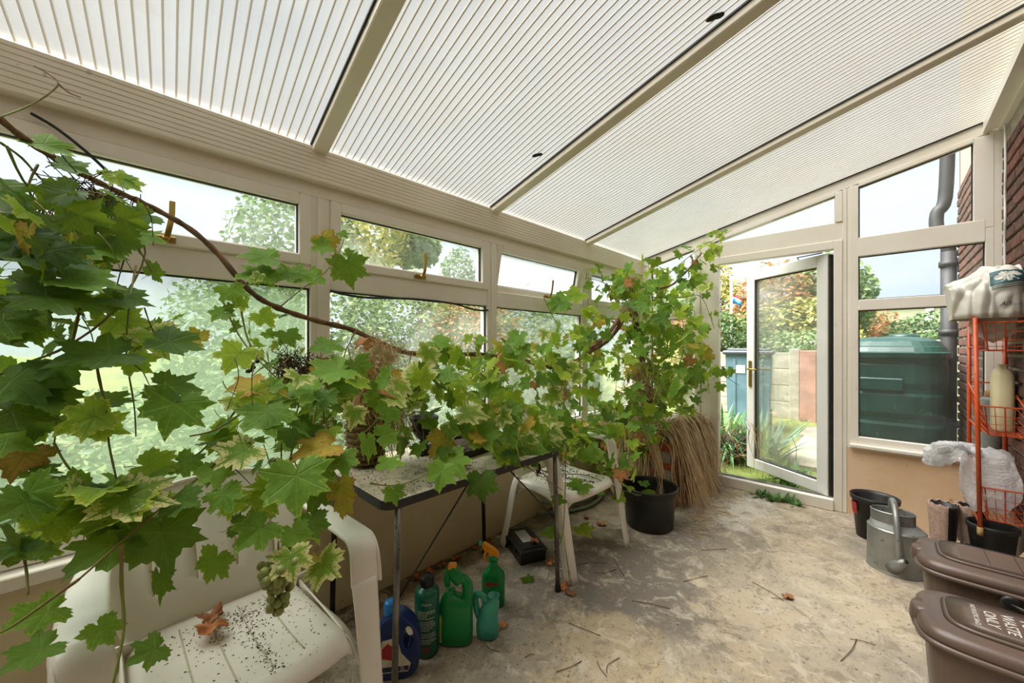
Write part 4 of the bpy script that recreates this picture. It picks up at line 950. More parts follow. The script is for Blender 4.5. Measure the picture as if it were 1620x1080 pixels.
# big green spray jug with integral handle
sj = empty('spray_jug', (.545, 1.00, 0), math.radians(44), label='large green jug with raised handle and yellow trigger clip, between the other bottles', cat='bottle')
b = MB(); oval(b, [(.062, .038, 0, 0, 0), (.072, .045, .008, 0, 0), (.074, .047, .05, 0, 0), (.072, .046, .12, 0, 0), (.068, .043, .155, 0, 0), (.058, .037, .18, -.004, 0), (.03, .024, .198, -.02, 0), (.021, .019, .204, -.022, 0), (.02, .018, .216, -.022, 0)], 32, MAT['bottle_green'], 3.0)
b.build('body', None, sj)
b = MB(); b.tube(smoothpath([(.045, 0, .10), (.052, 0, .18), (.05, 0, .235), (.032, 0, .262), (.012, 0, .258)], 5), [.024]*6+[.023]*6+[.02]*6+[.018]*3, 12, MAT['bottle_green']); b.build('handle', None, sj)
b = MB(); b.tube(smoothpath([(.02, 0, .25), (.0, 0, .275), (-.008, 0, .30), (-.0, 0, .318)], 5), [.024, .025, .026, .027, .027, .027, .026, .026, .025, .024, .023, .022, .020, .018, .016, .012], 12, MAT['bottle_green']); b.tube([(-.035, 0, .232), (-.036, 0, .26), (-.026, 0, .30), (-.008, 0, .318)], [.013, .015, .015, .01], 10, MAT['bottle_green']); b.build('spray_head', None, sj)
b = MB(); b.box((-.036, -.013, .285), (-.012, .013, .295), MAT['cap_orange'], bev=.003); b.box((-.03, -.016, .305), (.004, .016, .326), MAT['cap_orange'], bev=.004); b.build('trigger_clip', None, sj)
MB().prism([(-.0725, .02), (-.050, .018), (-.052, .125), (-.0715, .14)], 'y', -.0395, -.030, MAT['label_yellow']).build('label', None, sj)
# teal bottle
te = empty('teal_bottle', (.62, 1.115, 0), math.radians(36), label='small teal bottle with open mouth and moulded side grip', cat='bottle')
b = MB(); oval(b, [(.040, .036, 0, 0, 0), (.048, .042, .008, 0, 0), (.05, .044, .05, 0, 0), (.046, .040, .07, 0, 0), (.042, .038, .09, .004, 0), (.040, .038, .12, .010, 0), (.032, .032, .142, .018, 0), (.023, .023, .155, .024, 0), (.024, .024, .172, .026, 0), (.026, .026, .175, .026, 0), (.0215, .0215, .177, .026, 0), (.020, .020, .150, .026, 0)], 28, MAT['bottle_teal'], 2.2); b.build('body', None, te)
b = MB(); b.tube(smoothpath([(.012, 0, .135), (-.02, 0, .165), (-.045, 0, .175), (-.055, 0, .155), (-.05, 0, .11), (-.035, 0, .07)], 4), .014, 10, MAT['bottle_teal']); b.build('grip', None, te)
b = MB().lathe([(.0, .1515), (.0195, .1515)], 16, MAT['cap_black'], org=(.026, 0, 0)); b.build('mouth', None, te)  # black disc in the neck paints the shade of the bottle's hollow
# trigger sprayer
ts = empty('trigger_sprayer', (.49, 1.27, 0), math.radians(38), label='green spray bottle with orange trigger head, nearest the black box', cat='bottle')
b = MB(); oval(b, [(.05, .032, 0, 0, 0), (.056, .036, .006, 0, 0), (.056, .036, .13, 0, 0), (.052, .034, .15, 0, 0), (.036, .028, .168, 0, 0), (.021, .021, .18, 0, 0), (.02, .02, .212, 0, 0)], 30, MAT['bottle_green'], 3.0); b.build('body', None, ts)
b = MB(); b.lathe([(.023, .21), (.023, .232), (.018, .238), (0, .238)], 18, MAT['bottle_green']); b.prism([(-.02, .232), (.026, .232), (.024, .25), (.0, .27), (-.045, .295), (-.055, .285), (-.045, .262), (-.02, .25)], 'y', -.014, .014, MAT['cap_orange'])
b.build('spray_head', None, ts)
b = MB(); b.tube(smoothpath([(-.03, 0, .255), (-.042, 0, .235), (-.038, 0, .20)], 4), .006, 8, MAT['cap_orange']); b.lathe([(.008, 0), (.011, .004), (.011, .014), (0, .014)], 12, MAT['bottle_teal'], mtx=Matrix.Translation((-.055, 0, .289)) @ Matrix.Rotation(-math.pi/2, 4, 'Y')); b.build('trigger', None, ts)
b = MB()
for k in range(3): b.prism([(-.03+k*.02, .10+k*.004), (-.014+k*.02, .112), (-.018+k*.02, .128), (-.034+k*.02, .12)], 'y', -.0375, -.036, MAT['red'])
b.build('printed_berries', None, ts)
# black box with label
bx = empty('black_box', (.285, 1.72, 0), math.radians(-25), label='black lidded plastic box with a white label, on the floor by the wall', cat='box')
b = MB(); b.prism([(-.125, 0), (.125, 0), (.138, .07), (-.138, .07)], 'y', -.078, .078, MAT['black_plastic']); b.build('body', None, bx)
b = MB(); b.box((-.146, -.087, .068), (.146, .087, .082), MAT['black_plastic'], bev=.006); b.box((-.12, -.066, .082), (.12, .066, .088), MAT['black_plastic'], bev=.003)
for x in (-.06, .06): b.box((x-.02, -.094, .045), (x+.02, -.084, .082), MAT['black_plastic'], bev=.003)
b.build('lid', None, bx)
b = MB(); b.box((-.09, -.03, .088), (.05, .035, .0886), MAT['white_print']); lb = b.build('label', None, bx)
b = MB(); R = random.Random(2)
for r_ in range(6):
    x = -.085
    while x < .042: l = R.uniform(.004, .012); b.box((x, -.024+r_*.0095, .0886), (x+l, -.020+r_*.0095, .0889), MAT['cap_black']); x += l+.003
b.build('label_print', None, lb)
# ---- black bucket
bk = empty('black_bucket', (.665, 2.60, 0), label='large round black plastic bucket on the floor by the planter', cat='bucket')
b = MB().lathe([(0, .0), (.15, 0), (.157, .008), (.170, .215), (.172, .225), (.176, .23), (.176, .24), (.182, .245), (.184, .262), (.190, .266), (.190, .278), (.180, .28), (.176, .27), (.170, .22), (.155, .02), (0, .016)], 40, MAT['black_plastic']); b.build('body', None, bk)
b = MB()
for s in (-1, 1): b.box((-.02, s*.188-.012, .225), (.02, s*.188+.012, .258), MAT['black_plastic'], bev=.004)
b.build('handle_lug', None, bk)
# ---- brick planter with dead grass in the far corner
pl = empty('brick_planter', (.33, 3.25, 0), label='brick planter box in the far corner under the dead grass', cat='planter')
bm_ = MB(); bm_.box((-.1, -.05, 0), (.1, .05, .06), MAT['brick_orange'], bev=.004); bmesh_ = bm_.mesh('brick')
x0, x1, y0, y1 = -.29, .34, -.28, .42
for z in range(7):
    off = .107 if z % 2 else 0
    for y in [y0+.11+off+.215*i for i in range(3)]:
        o = put(bmesh_, 'brick', pl, (x1-.05, y, z*.07)); o.rotation_euler.z = math.pi/2+rnd.uniform(-.02, .02)
    for x in [x0+.11+off*.8+.215*i for i in range(3)]:
        if x < x1-.12: put(bmesh_, 'brick', pl, (x, y0+.05, z*.07)).rotation_euler.z = rnd.uniform(-.02, .02)
MB().box((x0+.01, y0+.09, 0), (x1-.09, y1, .47), MAT['debris']).build('soil', None, pl, kind='stuff')
MB().box((x0+.02, y0+.012, 0), (x1-.012, y1, .475), MAT['mortar']).build('mortar', None, pl)
dg = empty('dead_grass_plant', (.42, 3.3, .478), label='mass of dead straw leaves spilling over the corner brick planter', cat='plant')
b = MB(); R = random.Random(21)
CL = []
for _ in range(75):
    if R.random() < .66: CL.append((R.uniform(-.02, .22), R.uniform(-.26, .42), 1, R.gauss(.05, .35), R.uniform(.3, .66), R.uniform(0, .16), R.random()))
    else: CL.append((R.uniform(-.25, .2), R.uniform(-.3, -.05), R.gauss(.1, .3), -1, R.uniform(.3, .6), R.uniform(0, .12), R.random()))
for i in range(1350):
    cx_, cy_, dx_, dy_, cl_, fl0, tone = CL[i % len(CL)]
    sx, sy = cx_+R.gauss(0, .02), cy_+R.gauss(0, .022); d = Vector((dx_+R.gauss(0, .08), dy_+R.gauss(0, .08), 0))
    if d.y < -.5 and -.02 < sx and R.random() < .95: continue      # the bare gap where the bricks show
    d.normalize(); L_ = cl_*R.uniform(.8, 1.15); rise = R.uniform(.02, .15)
    ex = .27 if d.x > abs(d.y) else 99; s0 = Vector((sx, sy, R.uniform(-.02, .06)))
    if d.x > abs(d.y): run = max(.05, .262-sx)+R.uniform(.0, .05); 
    else: run = max(.05, sy+.335)+R.uniform(0, .05)
    p1 = s0+d*run*.5+UP*rise; p2 = s0+d*run+UP*(rise*.3-.02); dz = min(L_, .455)+p2.z*0; fl = fl0+R.uniform(.0, .035); fl = min(fl, .07) if d.y < -.5 else fl
    p3 = p2+d*fl*.5+UP*(-dz*.5)+Vector((R.gauss(0, .015), R.gauss(0, .02), 0)); p4 = p2+d*fl+UP*(-dz-p2.z+.0)+Vector((R.gauss(0, .03), R.gauss(0, .03), 0)); p4.z = max(p4.z, -.472); p3.x = max(p3.x, .27) if d.x > abs(d.y) else p3.x
    pts = smoothpath([s0, p1, p2, p3, p4], 3); w = R.uniform(.0022, .0065); sd_ = Vector((-d.y, d.x, 0)); vs = []
    for k, q in enumerate(pts): ww = w*(1-(k/len(pts))**2*.85); vs += [q-sd_*ww, q+sd_*ww+d*.001*R.random()]
    b.add(vs, [(2*k, 2*k+1, 2*k+3, 2*k+2) for k in range(len(pts)-1)], MAT['straw'] if R.random() < (.9 if tone > .35 else .3) else MAT['straw2'], True)
b.build('dead_leaves', None, dg, kind='stuff')
# loose straw on the floor at the foot of it
b = MB()
for _ in range(120):
    p = Vector((.80+R.gauss(.05, .06), 3.15+R.uniform(-.5, .5), .004)); a = R.uniform(-1.2, 1.2); q = p+Vector((math.cos(a)*.12, math.sin(a)*.12, .003))
    b.tube([p, (p+q)/2+Vector((0, 0, .006)), q], .0018, 3, MAT['straw'])
put(b.mesh('straw'), 'straw', kind='stuff', label='loose straw strands on the floor below the dead grass', cat='straw')
# ---- galvanised watering can
wc = empty('watering_can', (1.895, 3.04, 0), math.radians(0), label='galvanised oval watering can standing on the concrete floor', cat='watering can')
b = MB(); A, B_ = .122, .105
oval(b, [(A, B_, 0, 0, 0), (A+.003, B_+.003, .004, 0, 0), (A, B_, .01, 0, 0), (A-.002, B_-.002, .225, 0, 0), (A, B_, .23, 0, 0), (A-.006, B_-.006, .236, 0, 0), (A-.012, B_-.014, .240, 0, .004), (.095, .072, .256, -.012, .024)], 40, MAT['galv'], 2.0, smooth=False); b.build('body', None, wc)
b = MB(); oval(b, [(.092, .068, .245, -.014, .026), (.092, .068, .31, -.014, .026), (.095, .071, .314, -.014, .026), (.091, .067, .318, -.014, .026), (.088, .064, .312, -.014, .026), (.087, .063, .262, -.014, .026)], 36, MAT['galv'], 2.0, smooth=False); b.build('filling_collar', None, wc)
b = MB(); b.tube(smoothpath([(-.02, .10, .30), (-.018, .085, .352), (-.012, .04, .368), (-.006, -.02, .352), (.0, -.075, .30), (.006, -.112, .20), (.010, -.118, .12), (.012, -.112, .07)], 5), .0145, 12, MAT['galv'], cap=False)
b.build('handle', None, wc)
b = MB(); b.tube([(-.012, -.080, .040), (.004, -.106, .066), (.034, -.140, .112)], [.038, .030, .0145], 18, MAT['galv'], smooth=True); b.build('spout', None, wc)
b = MB(); b.tube([(.0336, -.1394, .1112), (.0346, -.1408, .1130)], .0105, 12, MAT['cap_black']); b.build('spout_dark_disc', None, wc)  # solid black disc on the tip, painting the shade inside the open spout
# pot with a red label behind the can
rp = empty('black_plant_pot', (1.80, 3.45, 0), label='black plant pot with red label behind the watering can', cat='pot')
b = MB().lathe([(0, 0), (.09, 0), (.112, .24), (.122, .243), (.124, .27), (.118, .272), (.112, .25), (.0, .06)], 32, MAT['black_plastic']); b.build('body', None, rp)
b = MB(); vs = []
for k in range(9):
    a = math.radians(-178+k*5)
    for z in (.15, .225): r = .0935+.08*z+.003; vs.append((r*math.cos(a), r*math.sin(a), z))
b.add(vs, [(2*k, 2*k+2, 2*k+3, 2*k+1) for k in range(8)], MAT['red']); b.build('label', None, rp)
# wellington boots in knitted covers
def boot(loc, rz, label):
    o = empty('wellington_boot', loc, rz, label=label, cat='boot', group='wellington boots by the end wall')
    b = MB(); oval(b, [(.055, .045, 0, 0, 0), (.058, .047, .03, 0, 0), (.052, .046, .08, 0, 0), (.05, .048, .16, 0, 0), (.058, .056, .29, 0, 0), (.06, .058, .31, 0, 0), (.055, .053, .31, 0, 0), (.05, .048, .2, 0, 0)], 24, MAT['black_plastic'], 2.2); b.build('shaft', None, o)
    b = MB(); vs = []; NN = 10
    prof = [(.0, .05, .05, .075), (.05, .05, .05, .07), (.10, .048, .04, .06), (.15, .046, .03, .05), (.19, .035, .02, .04)]
    vs = []; n = 14
    for (dx, hw, z0, hz) in prof:
        for j in range(n): a = 2*math.pi*j/n; vs.append((dx+.0, hw*math.cos(a), max(.0, hz*.9*math.sin(a)+hz*.75)))
    b.add(vs, [(i*n+j, i*n+(j+1) % n, (i+1)*n+(j+1) % n, (i+1)*n+j) for i in range(len(prof)-1) for j in range(n)]+[tuple(range(n-1, -1, -1)), tuple(range((len(prof)-1)*n, len(prof)*n))], MAT['black_plastic'], True); b.build('foot', None, o)
    b = MB(); m = 26; vs = []
    for z, rr in ((.10, .058), (.16, .060), (.22, .064), (.29, .068), (.312, .069), (.318, .064), (.312, .060)):
        for j in range(m+1): a = math.radians(95)+math.radians(262)*j/m; r2 = rr+.0025*math.sin(j*2.6); vs.append((r2*math.cos(a), r2*.96*math.sin(a), z+.006*math.sin(j*1.7)))
    b.add(vs, [(i*(m+1)+j, i*(m+1)+j+1, (i+1)*(m+1)+j+1, (i+1)*(m+1)+j) for i in range(6) for j in range(m)], MAT['knit'], True); b.build('knitted_cover', None, o)
boot((2.10, 3.42, 0), math.radians(-75), 'wellington boot in pink-beige knitted cover, next to the watering can')
boot((2.215, 3.49, 0), math.radians(-80), 'wellington boot with a knitted cover half hidden behind the wire rack')
bp = empty('black_plant_pot', (2.265, 3.30, 0), label='black plant pot on the floor beneath the wire rack', cat='pot')
b = MB().lathe([(0, 0), (.065, 0), (.088, .26), (.095, .263), (.096, .285), (.090, .287), (.085, .26), (0, .06)], 28, MAT['black_plastic']); b.build('body', None, bp)
for k in range(3):
    MB().box((-.13, -.02, 0), (.13, .02, .012), MAT['wood'], Matrix.Rotation(math.radians(-62), 4, 'Y')).build('plank', None, None, (2.30, 3.02+.05*k, .118), label=['pale wooden slat leaning beside the pot under the rack, nearest the camera', 'pale wooden slat leaning beside the pot under the rack, middle of three', 'pale wooden slat leaning beside the pot under the rack, farthest from the camera'][k], cat='plank', group='wooden slats leaning under the rack')
# ---- two food waste caddies
def caddy(loc, label, big):
    o = empty('food_caddy', loc, label=label, cat='bin', group='brown lidded food caddies')
    D, Wd, H = .40, .30, .385
    b = MB(); oval(b, [(D/2-.035, Wd/2-.035, 0, 0, 0), (D/2-.03, Wd/2-.03, .01, 0, 0), (D/2-.008, Wd/2-.012, H-.05, 0, 0), (D/2-.006, Wd/2-.010, H-.02, 0, 0)], 40, MAT['brown_plastic'], 6.0, smooth=False); b.build('body', None, o)
    b = MB(); oval(b, [(D/2+.006, Wd/2+.006, H-.042, 0, 0), (D/2+.016, Wd/2+.016, H-.040, 0, 0), (D/2+.016, Wd/2+.016, H-.028, 0, 0), (D/2+.006, Wd/2+.006, H-.024, 0, 0)], 64, MAT['brown_plastic'], 4.5); oval(b, [(D/2+.006, Wd/2+.006, H-.026, 0, 0), (D/2+.010, Wd/2+.010, H-.022, 0, 0), (D/2+.008, Wd/2+.008, H-.006, 0, 0), (D/2+.0, Wd/2+.0, H+.006, 0, 0), (D/2-.012, Wd/2-.012, H+.012, 0, 0), (D/2-.032, Wd/2-.030, H+.017, .006, 0), (D/2-.040, Wd/2-.038, H+.017, .008, 0)], 64, MAT['brown_plastic'], 4.5); oval(b, [(D/2-.040, Wd/2-.038, H+.017, .008, 0), (D/2-.050, Wd/2-.046, H+.026, .008, 0)], 64, MAT['brown_plastic'], 4.5); oval(b, [(D/2-.050, Wd/2-.046, H+.0262, .008, 0), (D/2-.12, Wd/2-.1, H+.028, .012, 0)], 64, MAT['brown_plastic'], 4.5); lid = b.build('lid', None, o)
    b = MB(); oval(b, [(.012, .034, H-.06, -D/2-.006, 0), (.014, .038, H-.03, -D/2-.012, 0), (.03, .040, H+.0, -D/2+.008, 0), (.034, .036, H+.010, -D/2+.016, 0)], 20, MAT['brown_plastic'], 2.4); b.build('lid_tab', None, o)
    b = MB(); hz = H-.03
    for s in (-1, 1): b.lathe([(0, 0), (.026, 0), (.026, .012), (.018, .016), (0, .016)], 16, MAT['black_plastic'], mtx=Matrix.Translation((.02, s*(Wd/2+.004), hz-.03)) @ Matrix.Rotation(-s*math.pi/2, 4, 'X'))
    hp = [(.02, -(Wd/2+.014), hz-.03), (.09, -(Wd/2+.018), hz-.06), (.175, -(Wd/2+.016), hz-.10), (.235, -.1, hz-.115), (.237, .1, hz-.115), (.175, Wd/2+.016, hz-.10), (.02, Wd/2+.014, hz-.03)]
    b.tube([(min(x, .20), y, z) for x, y, z in hp], .007, 8, MAT['black_plastic']); b.build('carry_handle', None, o)
    if big:
        R_ = Matrix.Rotation(-math.pi/2, 4, 'Z')
        for body, sz, x in (('FOOD', .036, .012), ('WASTE', .036, -.024), ('ONLY', .036, -.060), ('NO PLASTIC BAGS', .0155, -.092)):
            textmesh(body, sz, 'lettering', MAT['white_print'], o, Matrix.Translation((x+.01, -.0, H+.0285)) @ R_)
        F_ = Matrix.Translation((-D/2+.016, 0, .21)) @ Matrix.Rotation(math.radians(-4), 4, 'Y') @ Matrix(((0, 0, -1, 0), (-1, 0, 0, 0), (0, 1, 0, 0), (0, 0, 0, 1)))
        b = MB()      # emblem of upright feathered strokes over a long underline
        for k in range(5): b.box((-.07+k*.026, -.02+.012*(k % 2), .0055), (-.060+k*.026, .06-.008*abs(k-2), .0065), MAT['white_print'], F_)
        for k in range(4): b.box((-.06+k*.026, -.045, .0055), (-.045+k*.026, -.028, .0065), MAT['white_print'], F_)
        b.box((-.08, -.075, .0055), (.115, -.070, .0065), MAT['white_print'], F_)
        b.build('front_emblem', None, o)
    else:
        b = MB(); b.box((-.09, -.08, H+.0265), (.13, .08, H+.030), MAT['brown_plastic'], bev=.002)
        for x in (-.015, .06): b.box((x-.001, -.08, H+.0296), (x+.001, .08, H+.0306), MAT['black_plastic'])
        b.build('raised_panel', None, o)
    return o
caddy((2.135, 1.865, 0), 'nearest brown food caddy, white lettering on its lid', True)
caddy((2.155, 2.40, 0), 'plain brown food caddy without lettering, behind the lettered one', False)
# ---- orange wire rack hung on the house wall
OR = MAT['orange']
rk = empty('wire_rack', (2.213, 3.2, .25), label='orange wire basket rack fixed to the brick wall', cat='rack')
RX, RY = XW-.014-2.213, .46
def L3(x, y, z): return (x, y, z-.25)
for (x, y, zt, lean) in ((0, 0, 1.40, -.018), (.008, RY, 1.40, 0), (RX-.009, RY, 1.40, 0)):
    zb = .255 if y == 0 else .285
    b = MB(); b.tube([L3(x, y, zb), L3(x+lean, y, zt)], .0095, 10, OR); b.build('post', None, rk)
    if x < .1: zb2 = zb; b = MB(); b.lathe([(.010, zb-.25-.012), (.012, zb-.25), (.012, zb-.25+.03), (.0095, zb-.25+.032)], 10, MAT['cork'], org=(x, y, 0)); b.build('post_foot', None, rk)
for z in ((.30), (.8), (1.24), (1.385)):
    b = MB(); b.tube([L3(0, 0, z), L3(.008, RY, z)], .0055, 8, OR); b.build('side_rung', None, rk)
def basket(zb, zt, front_drop=0):
    b = MB(); o = None
    X0, X1 = .006, RX-.004; Y0, Y1 = .01, RY-.02; ins = .045
    def rect(z, i, r, zf=0):
        pts = [(X0+i*.6, Y0+i, z-zf), (X1, Y0+i, z-zf), (X1, Y1-i*.4, z), (X0+i*.6, Y1-i*.4, z), (X0+i*.6, Y0+i, z-zf)]; b.tube([L3(*p) for p in pts], r, 6, OR, smooth=False)
    rect(zt, -0.005, .0045, front_drop); rect(zb, ins, .004)
    for f in (.33, .62, .85): rect(zt+(zb-zt)*f, ins*f, .0018, front_drop*(1-f))
    bk_ = b.build('basket_rim', None, rk)
    # every upright and floor wire, joined (over a hundred thin wires)
    b = MB()
    def wire(p, q, r=.0016): b.tube([L3(*p), L3(*q)], r, 4, OR, cap=False)
    n = 4
    for k in range(n+1):
        x = X0+.01+(X1-X0-.01)*k/n; wire((x, Y0-.005, zt-front_drop), (X0+.027+(X1-X0-.027)*k/n, Y0+ins, zb), .0035 if k % 2 == 0 else .0018)
    for k in range(15):
        y = Y0+(Y1-Y0)*k/14; wire((X0, y, zt-front_drop*(1-k/14)), (X0+ins*.6, Y0+ins+(Y1-Y0-ins*1.4)*k/14, zb))
    for k in range(14):
        y = Y0+ins+(Y1-Y0-ins*1.4)*k/13; wire((X0+.027, y, zb), (X1, y, zb))
    for k in range(7):
        x = X0+.027+(X1-X0-.027)*k/6; wire((x, Y0+ins, zb), (x, Y1-.018, zb))
    b.build('basket_wire', None, bk_)
basket(1.225, 1.375); basket(.775, 1.03, .10); basket(.32, .62, .12)
# cream can and grey tube
cc = empty('cream_canister', (2.318, 3.44, .782), label='cream plastic canister standing in the middle rack basket', cat='canister')
b = MB(); oval(b, [(.036, .07, 0, 0, 0), (.04, .075, .01, 0, 0), (.04, .075, .30, 0, 0), (.03, .055, .335, 0, 0), (.02, .022, .345, 0, 0), (.02, .022, .365, 0, 0)], 24, MAT['cream_can'], 3.2); b.build('body', None, cc)
gt = empty('grey_tube_bottle', (2.315, 3.745, .53), label='grey-green cylinder bottle with cork-coloured stopper on the end window sill', cat='bottle')
b = MB().lathe([(0, 0), (.044, 0), (.046, .006), (.046, .385), (.040, .40), (.022, .41)], 26, MAT['grey_can']); b.build('body', None, gt)
b = MB().lathe([(.024, .405), (.026, .41), (.026, .43), (.022, .445), (0, .45)], 16, MAT['cork']); b.build('stopper', None, gt)
# polythene sack on top
sk = empty('polythene_sack', (2.13, 3.36, 1.385), label='crumpled off-white plastic sack with teal tree print, on top of the rack', cat='sack')
SW = .24
def sackf(s, t):      # s across the sack, t from its front foot over the top to its back
    a = math.pi*t; e = abs(2*s-1)
    H = .300*(1-.10*e**3)-(.045*(1-s)); Dp = .19*(1-.35*e**3)
    x = s*SW-(.03 if 0 else 0); p = Vector((x, -Dp*math.copysign(abs(math.cos(a))**.7, math.cos(a)), H*math.sin(a)**.62+.012))
    k = noise.noise(Vector((s*2.2, t*3.2, 1)))*.045+abs(noise.noise(Vector((s*3.4+t*2, t*6-s*2, 4))))*.05+noise.noise(Vector((s*9+3*t, t*12, 4)))*.010-.015
    calm = 1-.85*math.exp(-((s-.80)/.28)**2-((t-.26)/.2)**2)
    n = Vector((0, -math.cos(a), math.sin(a))).normalized(); p += n*(k*calm-.01)
    if s < .2: p.x -= (.2-s)*.12*(.4+math.sin(a)); 
    return p
b = MB(); b.grid(sackf, 84, 90, MAT['bag'], thick=.002); b.add([sackf(0, k/24) for k in range(25)], [tuple(range(25))], MAT['bag']); b.add([sackf(1, k/24) for k in range(25)], [tuple(range(24, -1, -1))], MAT['bag']); b.build('sack_body', None, sk)
b = MB(); b.grid(lambda s, t: (.05+s*.17, -.10+.03*s+.012*noise.noise(Vector((s*5, t*6, 2))), .02-.14*t*(1-.4*abs(2*s-1))), 16, 10, MAT['bag'], thick=.002); b.build('hanging_flap', None, sk)
def onsack(x, z, off=.0035):
    s = x/SW; e = abs(2*s-1); H = .300*(1-.10*e**3)-(.045*(1-s)); q = max(0, min(.985, (z-.012)/H)); t = math.asin(q**(1/.62))/math.pi
    p = sackf(s, t); a = math.pi*t; return p+Vector((0, -math.cos(a), math.sin(a))).normalized()*off
def patch(poly, mat, nm, off, **k):
    b = MB(); (x0, x1, z0, z1) = poly; b.grid(lambda s, t: onsack(x0+(x1-x0)*s, z0(x0+(x1-x0)*s)+(z1(x0+(x1-x0)*s)-z0(x0+(x1-x0)*s))*t, off), 14, 8, mat); b.build(nm, None, sk, **k)
PX0, PX1 = .118, .236; mid = lambda x: (x-PX0)/(PX1-PX0)
patch((PX0, PX1, lambda x: .195+.012*mid(x), lambda x: .264+.010*mid(x)), MAT['teal_print'], 'printed_panel', .003, label='teal printed panel')
for k in range(3):
    patch((PX0+.003, PX1, lambda x, k=k: .188-.010*k+.014*mid(x), lambda x, k=k: .1915-.010*k+.014*mid(x)), MAT['teal_print'], 'printed_stripe', .003)
def blobp(pts, mat, nm, off=.0042):
    b = MB(); c = Vector(onsack(sum(p[0] for p in pts)/len(pts), sum(p[1] for p in pts)/len(pts), off)); vs = [c]+[onsack(p[0], p[1], off) for p in pts]; n = len(pts)
    b.add(vs, [(0, 1+i, 1+(i+1) % n) for i in range(n)], mat); return b.build(nm, None, sk)
def lobed(cx, cz, rx, rz, lobes=9, amp=.13): return [(cx+rx*(1+amp*math.cos(lobes*a))*math.cos(a), cz+rz*(1+amp*math.cos(lobes*a))*math.sin(a)) for a in [2*math.pi*i/54 for i in range(54)]]
_dx = -.032
for (cx, cz, rx, rz) in ((.179, .203, .016, .012), (.200, .216, .022, .012), (.228, .221, .020, .011), (.245, .211, .013, .010)): blobp(lobed(cx+_dx, cz+.03, rx, rz), MAT['bag'], 'printed_tree_crown')
blobp([(a_+_dx, b_+.03) for a_, b_ in [(.183, .176), (.193, .186), (.200, .210), (.208, .210), (.213, .183), (.217, .210), (.225, .212), (.232, .192), (.245, .184), (.246, .180), (.214, .177)]], MAT['bag'], 'printed_tree_trunk', .0045)
for x0_, x1_ in ((.203, .199), (.211, .213), (.222, .228)): blobp([(x0_+_dx, .238), (x0_+_dx+.0015, .238), (x1_+_dx+.0015, .214), (x1_+_dx, .214)], MAT['teal_print'], 'printed_line', .005)
def sacktxt(cx, cz, rot): return lambda c: onsack(min(.238, cx+c.x*math.cos(rot)-c.y*math.sin(rot)), cz+c.x*math.sin(rot)+c.y*math.cos(rot), .0045)
textmesh('AiS', .030, 'lettering', MAT['navy_print'], sk, None, sacktxt(.165, .085, .10), shear=.4)
textmesh('Insulation', .010, 'small_lettering', MAT['navy_print'], sk, None, sacktxt(.212, .082, .04))
# bubble wrap in the lowest basket
bw = empty('bubble_wrap', (2.262, 3.38, .35), label='bundle of clear bubble wrap spilling out of the lowest rack basket', cat='packaging')
b = MB()
def wrapf(s, t):
    a = 2*math.pi*s; th = math.pi*t; k = 1+.22*noise.noise(Vector((math.cos(a)*1.6, math.sin(a)*1.6, t*3)))+.08*abs(noise.noise(Vector((math.cos(a)*5, math.sin(a)*5, t*9))))
    g_ = .0035*abs(math.sin(s*150))*abs(math.sin(t*80)); sg = lambda q, e: math.copysign(abs(q)**e, q); x = sg(math.cos(a), .6)*math.sin(th)**.5*(.098*k+g_)
    return (max(-.13, min(x, .098)), sg(math.sin(a), .6)*math.sin(th)**.5*(.16*k+g_), .16-sg(math.cos(th), .8)*(.15*k+g_))
b.grid(wrapf, 110, 70, MAT['wrap'], smooth=True); b.build('wrap_sheet', None, bw)
b = MB(); b.grid(lambda s, t: (-.06-.17*s, -.16+.12*t+.02*math.sin(s*9), .29+.05*math.sin(3*s+t*2)+.018*noise.noise(Vector((s*9, t*9, 0)))-.05*t*t+.0025*abs(math.sin(s*60)*math.sin(t*50))), 44, 34, MAT['wrap'], thick=.03); b.build('loose_end', None, bw)
# blue tub and dark box on the window sill behind the table
q = atx(737, 645, .03)
bt = empty('blue_tub', (.022, q.y, .5855), label='small blue tub on the window sill behind the table', cat='tub')
b = MB().lathe([(0, 0), (.022, 0), (.028, .05), (.031, .052), (.031, .058), (.026, .058), (.022, .01), (0, .01)], 20, MAT['cap_blue']); b.build('body', None, bt)
wire = MB(); pts = [(XW-.016, 3.70, roofz(XW)-.10), (XW-.02, 3.66, 2.3), (XW-.018, 3.69, 2.15), (XW-.02, 3.67, 2.0), (XW-.018, 3.70, 1.85), (XW-.018, 3.68, 1.4)]
wire.tube(smoothpath(pts, 5), .0055, 8, MAT['white_plastic']); put(wire.mesh('cable'), 'cable', label='white cable hanging down the brickwork beside the end window', cat='cable')
# ================================================================== THE GRAPEVINE
gv = empty('grapevine', (.45, 3.2, .50), label='grapevine with green and yellowing leaves trained from the corner planter along the windows', cat='vine')
GO = Vector(gv.location)
